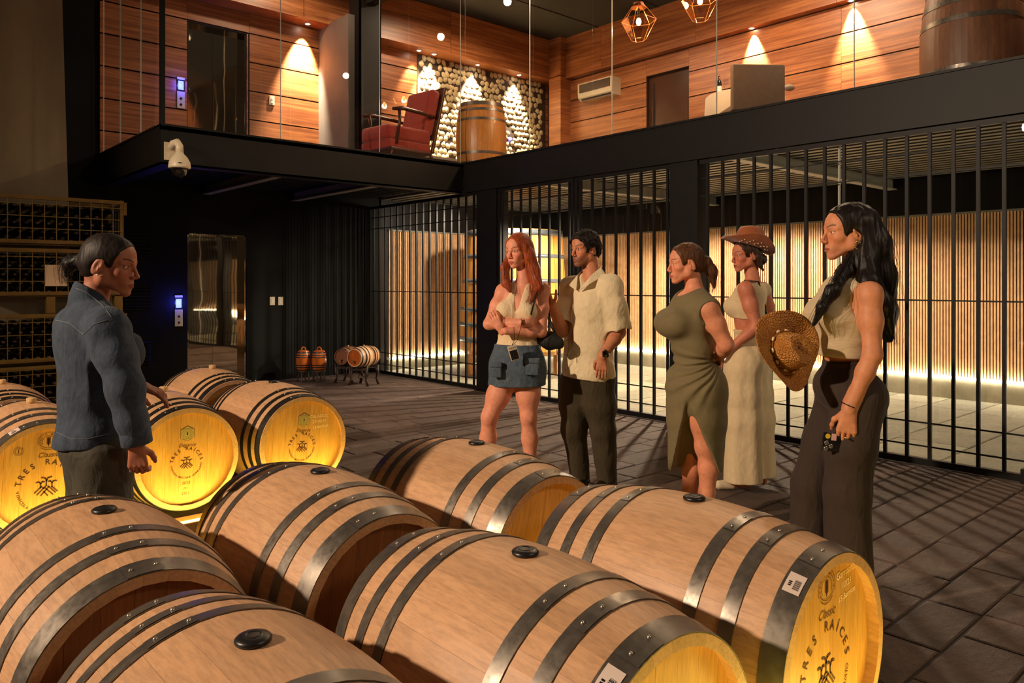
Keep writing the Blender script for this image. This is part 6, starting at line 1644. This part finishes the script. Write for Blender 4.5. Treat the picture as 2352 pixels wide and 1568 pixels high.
# ---------------------------------------------------------------- man in the cream shirt
def man():
    d = 5.12; f = (-RT*.72-FW*.69).normalized()
    K = cast_k(d, 1.06, f, dict(hipc=(1348, 850), waist=(1352, 780), chest=(1354, 712), neck=(1360, 634), sh=[(1402, 657, -.10), (1312, 657, .10)],
        el=[(1422, 762, -.13), (1291, 760, .0)], wr=[(1384, 818, -.235), (1270, 704, -.10)], hp=[(1372, 875, -.05), (1325, 875, .05)],
        kn=[(1384, 985, -.04), (1319, 985, .03)], an=[(1397, 1112, -.02), (1334, 1098, .06)]), cw=1.15, ww=1.12, aw=1.12, lw=.98)
    r = person('man with short dark curly hair in a cream short-sleeved shirt, gesturing', Vector((K.hipc.x, K.hipc.y, 0)))
    H = face_frame(at(1343, 571, d), (-RT*.80-FW*.60), 3, 0, 1.03)
    B = Body(r.location+Vector((0, 0, .9))); torso(B, K); neck(B, K, H, .056); add_head(B, H, male=True, jawk=1.15); limbs(B, K)
    h0 = (-Z-RT*.08).normalized(); h1 = (Z*.92-RT*.36).normalized()
    add_hand(B, K.wr[0], h0, RT*.2+FW*.9, -RT, .5, .98); add_hand(B, K.wr[1], h1, FW*.3+RT*.9, -FW, .35, .98, spread=.1)
    B.build('body', M['skin'], .0085, r, [(H.o, (.135, .135, .138), .0024), (K.wr[0]+h0*.08, (.085, .085, .11), .003), (K.wr[1]+h1*.08, (.095, .095, .11), .003)],
            head_paint(H, (200, 130, 94), (170, 90, 76), (26, 18, 14), (44, 28, 20), stubble=(52, 36, 28)))
    sm = cloth('cream_linen_shirt', (228, 210, 172), .9, .06, 520, .35, .35, (8, 8, 5)); T = Body(K.chest); torso(T, K, pad=.020, k=.06)
    T.chain([K.chest, K.waist, at(1350, 868, d)], [.155, .165, .172], .05, n=K.f, sq=.80)
    T.chain([K.sh[0], K.sh[0].lerp(K.el[0], .5), K.sh[0].lerp(K.el[0], .92)], [.075, .080, .086], .04); T.chain([K.sh[1], K.sh[1].lerp(K.el[1], .5), K.sh[1].lerp(K.el[1], .80)], [.072, .074, .078], .04)
    T.cone(K.neck+K.f*.155-Z*.115, K.neck+K.f*.06+Z*.05, .004, .062, .010, True, n=K.f, sq=1.6); T.plane(K.neck+Z*.035, Z+K.f*.25)
    T.plane(at(1350, 868, d), -Z-RT*.10)
    for s_, q in ((0, .88), (1, .76)):
        e = K.sh[s_].lerp(K.el[s_], q); dv = (K.el[s_]-K.sh[s_]).normalized(); T.cone(e+dv*.09, e+dv*.17, .100, .105, .012, True)
    T.disp = fold_disp(.009, 8, 5, 12, .001); so = T.build('shirt', sm, .0058, r)
    seam(so, [(1316, 700), (1308, 760), (1303, 820), (1300, 866)], .0030, sm, r, 'placket')
    # collar, placket, buttons
    for sg in (1, -1):
        n_ = K.neck; V = [n_-K.f*.070+Z*.062, n_-K.f*.01+K.l*sg*.068+Z*.058, n_+K.f*.075+K.l*sg*.062+Z*.006, n_+K.f*.150+K.l*sg*.010-Z*.098, n_+K.f*.140+K.l*sg*.085-Z*.062, n_+K.f*.02+K.l*sg*.112-Z*.0, n_-K.f*.098+K.l*sg*.03+Z*.022]
        F_c = [(0, 1, 5, 6), (1, 2, 4, 5), (2, 3, 4)]; m_ = len(V)
        b = MB().add(V+[v+Z*.003+K.f*.002 for v in V], F_c+[tuple(q+m_ for q in f_[::-1]) for f_ in F_c]+[(i, i+1, m_+i+1, m_+i) for i in range(m_-1)]+[(m_-1, 0, m_, 2*m_-1)])
        b.build('collar', sm, r)
    for i in range(5):
        hh = on_surface(so, [(1309-i*2.5, 716+i*33)], .001)
        if hh: MB().ell(hh[0], (.005, .005, .005), 8).build('button', plain('shell_button', (200, 170, 110), .3), r, True)
    pm_ = cloth('olive_brown_trouser', (60, 50, 30), .85, .1, 500, .2, .35, (8, 8, 3)); P = Body(K.hipc); torso(P, K, pad=.012)
    P.chain([K.hp[0], K.hp[0].lerp(K.kn[0], .5), K.kn[0], K.an[0]-Z*.02], [.118, .108, .088, .062], .03); P.chain([K.hp[1], K.hp[1].lerp(K.kn[1], .5), K.kn[1], K.an[1]-Z*.02], [.116, .106, .086, .060], .03)
    P.plane(at(1350, 845, d), Z); P.plane(Vector((0, 0, .055)), -Z); P.disp = fold_disp(.010, 8, 6, 4, .001); P.build('trousers', pm_, .008, r)
    shoes(r, K, plain('dark_leather_shoe', (34, 26, 20), .4))
    hm = hairmat('dark_curly_hair', (14, 10, 8), (36, 26, 20), .5); Hb = Body(H.o); scalp(Hb, H, .016); face_cut(Hb, H, .100, -.025, .074, .11, .098)
    Hb.ell(H.p(.0, .085, -.035), (.050, .035, .045), H.ax(), .01, True); Hb.ell(H.p(.0, -.085, -.035), (.050, .035, .045), H.ax(), .01, True); Hb.ell(H.p(-.05, 0, -.085), (.08, .10, .04), H.ax(), .01, True)
    Hb.disp = lambda P: .011*vnoise(P, 62, 3)*2+.005*vnoise(P, 130, 5)*2; Hb.build('hair', hm, .0036, r)
    dv = (K.el[0]-K.wr[0]).normalized(); q = dv.to_track_quat('Z', 'Y').to_matrix().to_4x4()
    MB().lathe([(.030, -.013), (.0335, -.011), (.0335, .011), (.030, .013)], (0, 0, 0), 24).xf(Matrix.Translation(K.wr[0]+dv*.025) @ q).build('watch_strap', M['dark_plastic'], r, True)
    MB().box(-.018, .018, -.042, -.030, -.020, .020, .004).xf(Matrix.Translation(K.wr[0]+dv*.025) @ Matrix.Rotation(-YAW, 4, 'Z')).build('watch_face', plain('watch_glass', (16, 16, 18), .1), r, True)
man()

# ---------------------------------------------------------------- guide in the denim shirt
def guide():
    d = 2.9; f = (RT*.88+FW*.47).normalized()
    K = cast_k(d, 1.02, f, dict(hipc=(228, 1000), waist=(220, 905), chest=(214, 808), neck=(212, 700), sh=[(172, 742, .15), (246, 752, -.13)],
        el=[(235, 880, .24), (290, 890, -.17)], wr=[(318, 884, .16), (312, 1020, -.15)], hp=[(215, 1050, .09), (240, 1050, -.08)],
        kn=[(220, 1240, .10), (235, 1240, -.08)], an=[(205, 1435, .10), (225, 1435, -.08)]), cw=1.12, ww=1.15, hw=1.05, aw=1.0)
    r = person('guide with dark ponytail in blue denim shirt, back half turned, one hand over a barrel', Vector((K.hipc.x, K.hipc.y, 0)))
    H = face_frame(at(253, 606, d), RT+FW*.04, 7, 0, 1.02)
    B = Body(r.location+Vector((0, 0, .9))); torso(B, K, bust=.03); neck(B, K, H, .050); add_head(B, H, nose=1.0, jawk=1.05, cheek=.85); limbs(B, K)
    h1 = (-Z+RT*.10).normalized(); h0 = (RT*.92-Z*.30-FW*.1).normalized()
    add_hand(B, K.wr[1], h1, -RT*.2+FW*.95, RT, 1.15, .92); add_hand(B, K.wr[0], h0, -Z*.9-RT*.3, -FW, .35, 1.0, curls=[.25, .5, .75, .9], spread=.18)
    B.build('body', M['skin'], .008, r, [(H.o, (.135, .135, .138), .0021), (K.wr[1]+h1*.07, (.09, .09, .105), .0028), (K.wr[0]+h0*.07, (.105, .10, .09), .0028)],
            head_paint(H, (164, 104, 78), (140, 70, 60), (24, 16, 12), (40, 26, 18), cheeks=.18))
    dm = cloth('blue_denim', (46, 59, 76), .9, .35, 520, .6, .30, (9, 9, 4)); T = Body(K.chest); torso(T, K, pad=.020, bust=.035, k=.06)
    T.chain([K.chest, K.waist, at(228, 1000, d)], [.124, .126, .142], .05, n=K.f, sq=.92)
    T.chain([K.sh[1], K.sh[1].lerp(K.el[1], .5), K.el[1], K.el[1].lerp(K.wr[1], .6), K.wr[1]+Z*.01], [.070, .066, .062, .054, .046], .03); T.chain([K.sh[0], K.el[0], K.wr[0]-RT*.04], [.068, .058, .046], .03)
    T.chain([K.neck+Z*.025-K.f*.012, K.neck+Z*.052-K.f*.005], [.066, .063], .02); T.plane(K.neck+Z*.062+K.f*.0, Z+K.f*.55)
    T.ell(K.neck+Z*.085+K.f*.01, (.052, .052, .05), (K.f, K.l, Z), .004, True)
    T.plane(at(228, 1012, d), -Z+RT*.05)
    T.cone(K.wr[1]-Z*.015, K.wr[1]-Z*.09, .055, .055, .004, True); T.cone(K.wr[0]-RT*.01, K.wr[0]+RT*.08, .06, .06, .004, True)
    T.disp = fold_disp(.012, 9, 3.2, 21, .001); so = T.build('denim_shirt', dm, .0058, r)
    pale = plain('pale_stitching', (96, 104, 108), .8)
    seam(so, [(128, 735), (160, 742), (192, 768), (215, 745), (245, 735)], .0017, pale, r, 'yoke_seam')
    seam(so, [(130, 992), (160, 1006), (200, 1008), (250, 996)], .0012, pale, r, 'hem_stitching')
    seam(so, [(176, 662), (200, 672), (235, 700), (258, 730)], .0016, pale, r, 'collar_seam')
    seam(so, [(286, 1022), (305, 1026), (330, 1018)], .0013, pale, r, 'cuff_stitching')
    q = (K.el[1]-K.wr[1]).normalized().to_track_quat('Z', 'Y').to_matrix().to_4x4()
    MB().lathe([(.050, -.03), (.053, -.028), (.054, .028), (.050, .030)], (0, 0, 0), 28, caps=False).xf(Matrix.Translation(K.wr[1]+Z*.03) @ q).build('cuff', dm, r, True)
    pm_ = cloth('dark_olive_jeans', (58, 54, 40), .8, .18, 450, .4, .3, (9, 9, 5)); P = Body(K.hipc); torso(P, K, pad=.012)
    for s_ in (0, 1): P.chain([K.hp[s_], K.hp[s_].lerp(K.kn[s_], .5), K.kn[s_], K.an[s_]], [.108, .092, .070, .052], .03)
    P.plane(at(228, 960, d), Z); P.plane(Vector((0, 0, .06)), -Z); P.disp = fold_disp(.006, 9, 9, 4, .001); P.build('jeans', pm_, .008, r)
    shoes(r, K, plain('brown_boot', (50, 34, 24), .6), 'boot')
    hm = hairmat('near_black_hair', (12, 8, 7), (36, 24, 18), .4); Hb = Body(H.o); scalp(Hb, H, .006); face_cut(Hb, H, .100, -.028, .070, .12, .108)
    Hb.ell(H.p(.0, .085, -.035), (.052, .03, .048), H.ax(), .01, True); Hb.ell(H.p(.0, -.085, -.035), (.052, .03, .048), H.ax(), .01, True); Hb.ell(H.p(-.03, 0, -.10), (.09, .10, .04), H.ax(), .012, True)
    Hb.chain([H.p(-.085, 0, .0), at(182, 600, d), at(162, 606, d), at(152, 634, d)], [.020, .026, .028, .006], .014); Hb.disp = hair_disp(.0012, 120, 30, 6); Hb.build('hair', hm, .0034, r)
    S1 = MB(); strands(S1, [at(190, 592, d), at(168, 594, d), at(150, 612, d), at(152, 650, d)], 90, [.008, .016, .018, .018], .0009, 2, .3, .006)
    o = S1.build('loose_strands', hm, r, True); o['kind'] = 'stuff'
    MB().ell(H.p(-.003, -.078, -.043), (.0045,)*3, 10).build('earring', plain('pearl', (240, 220, 180), .15), r, True)
guide()
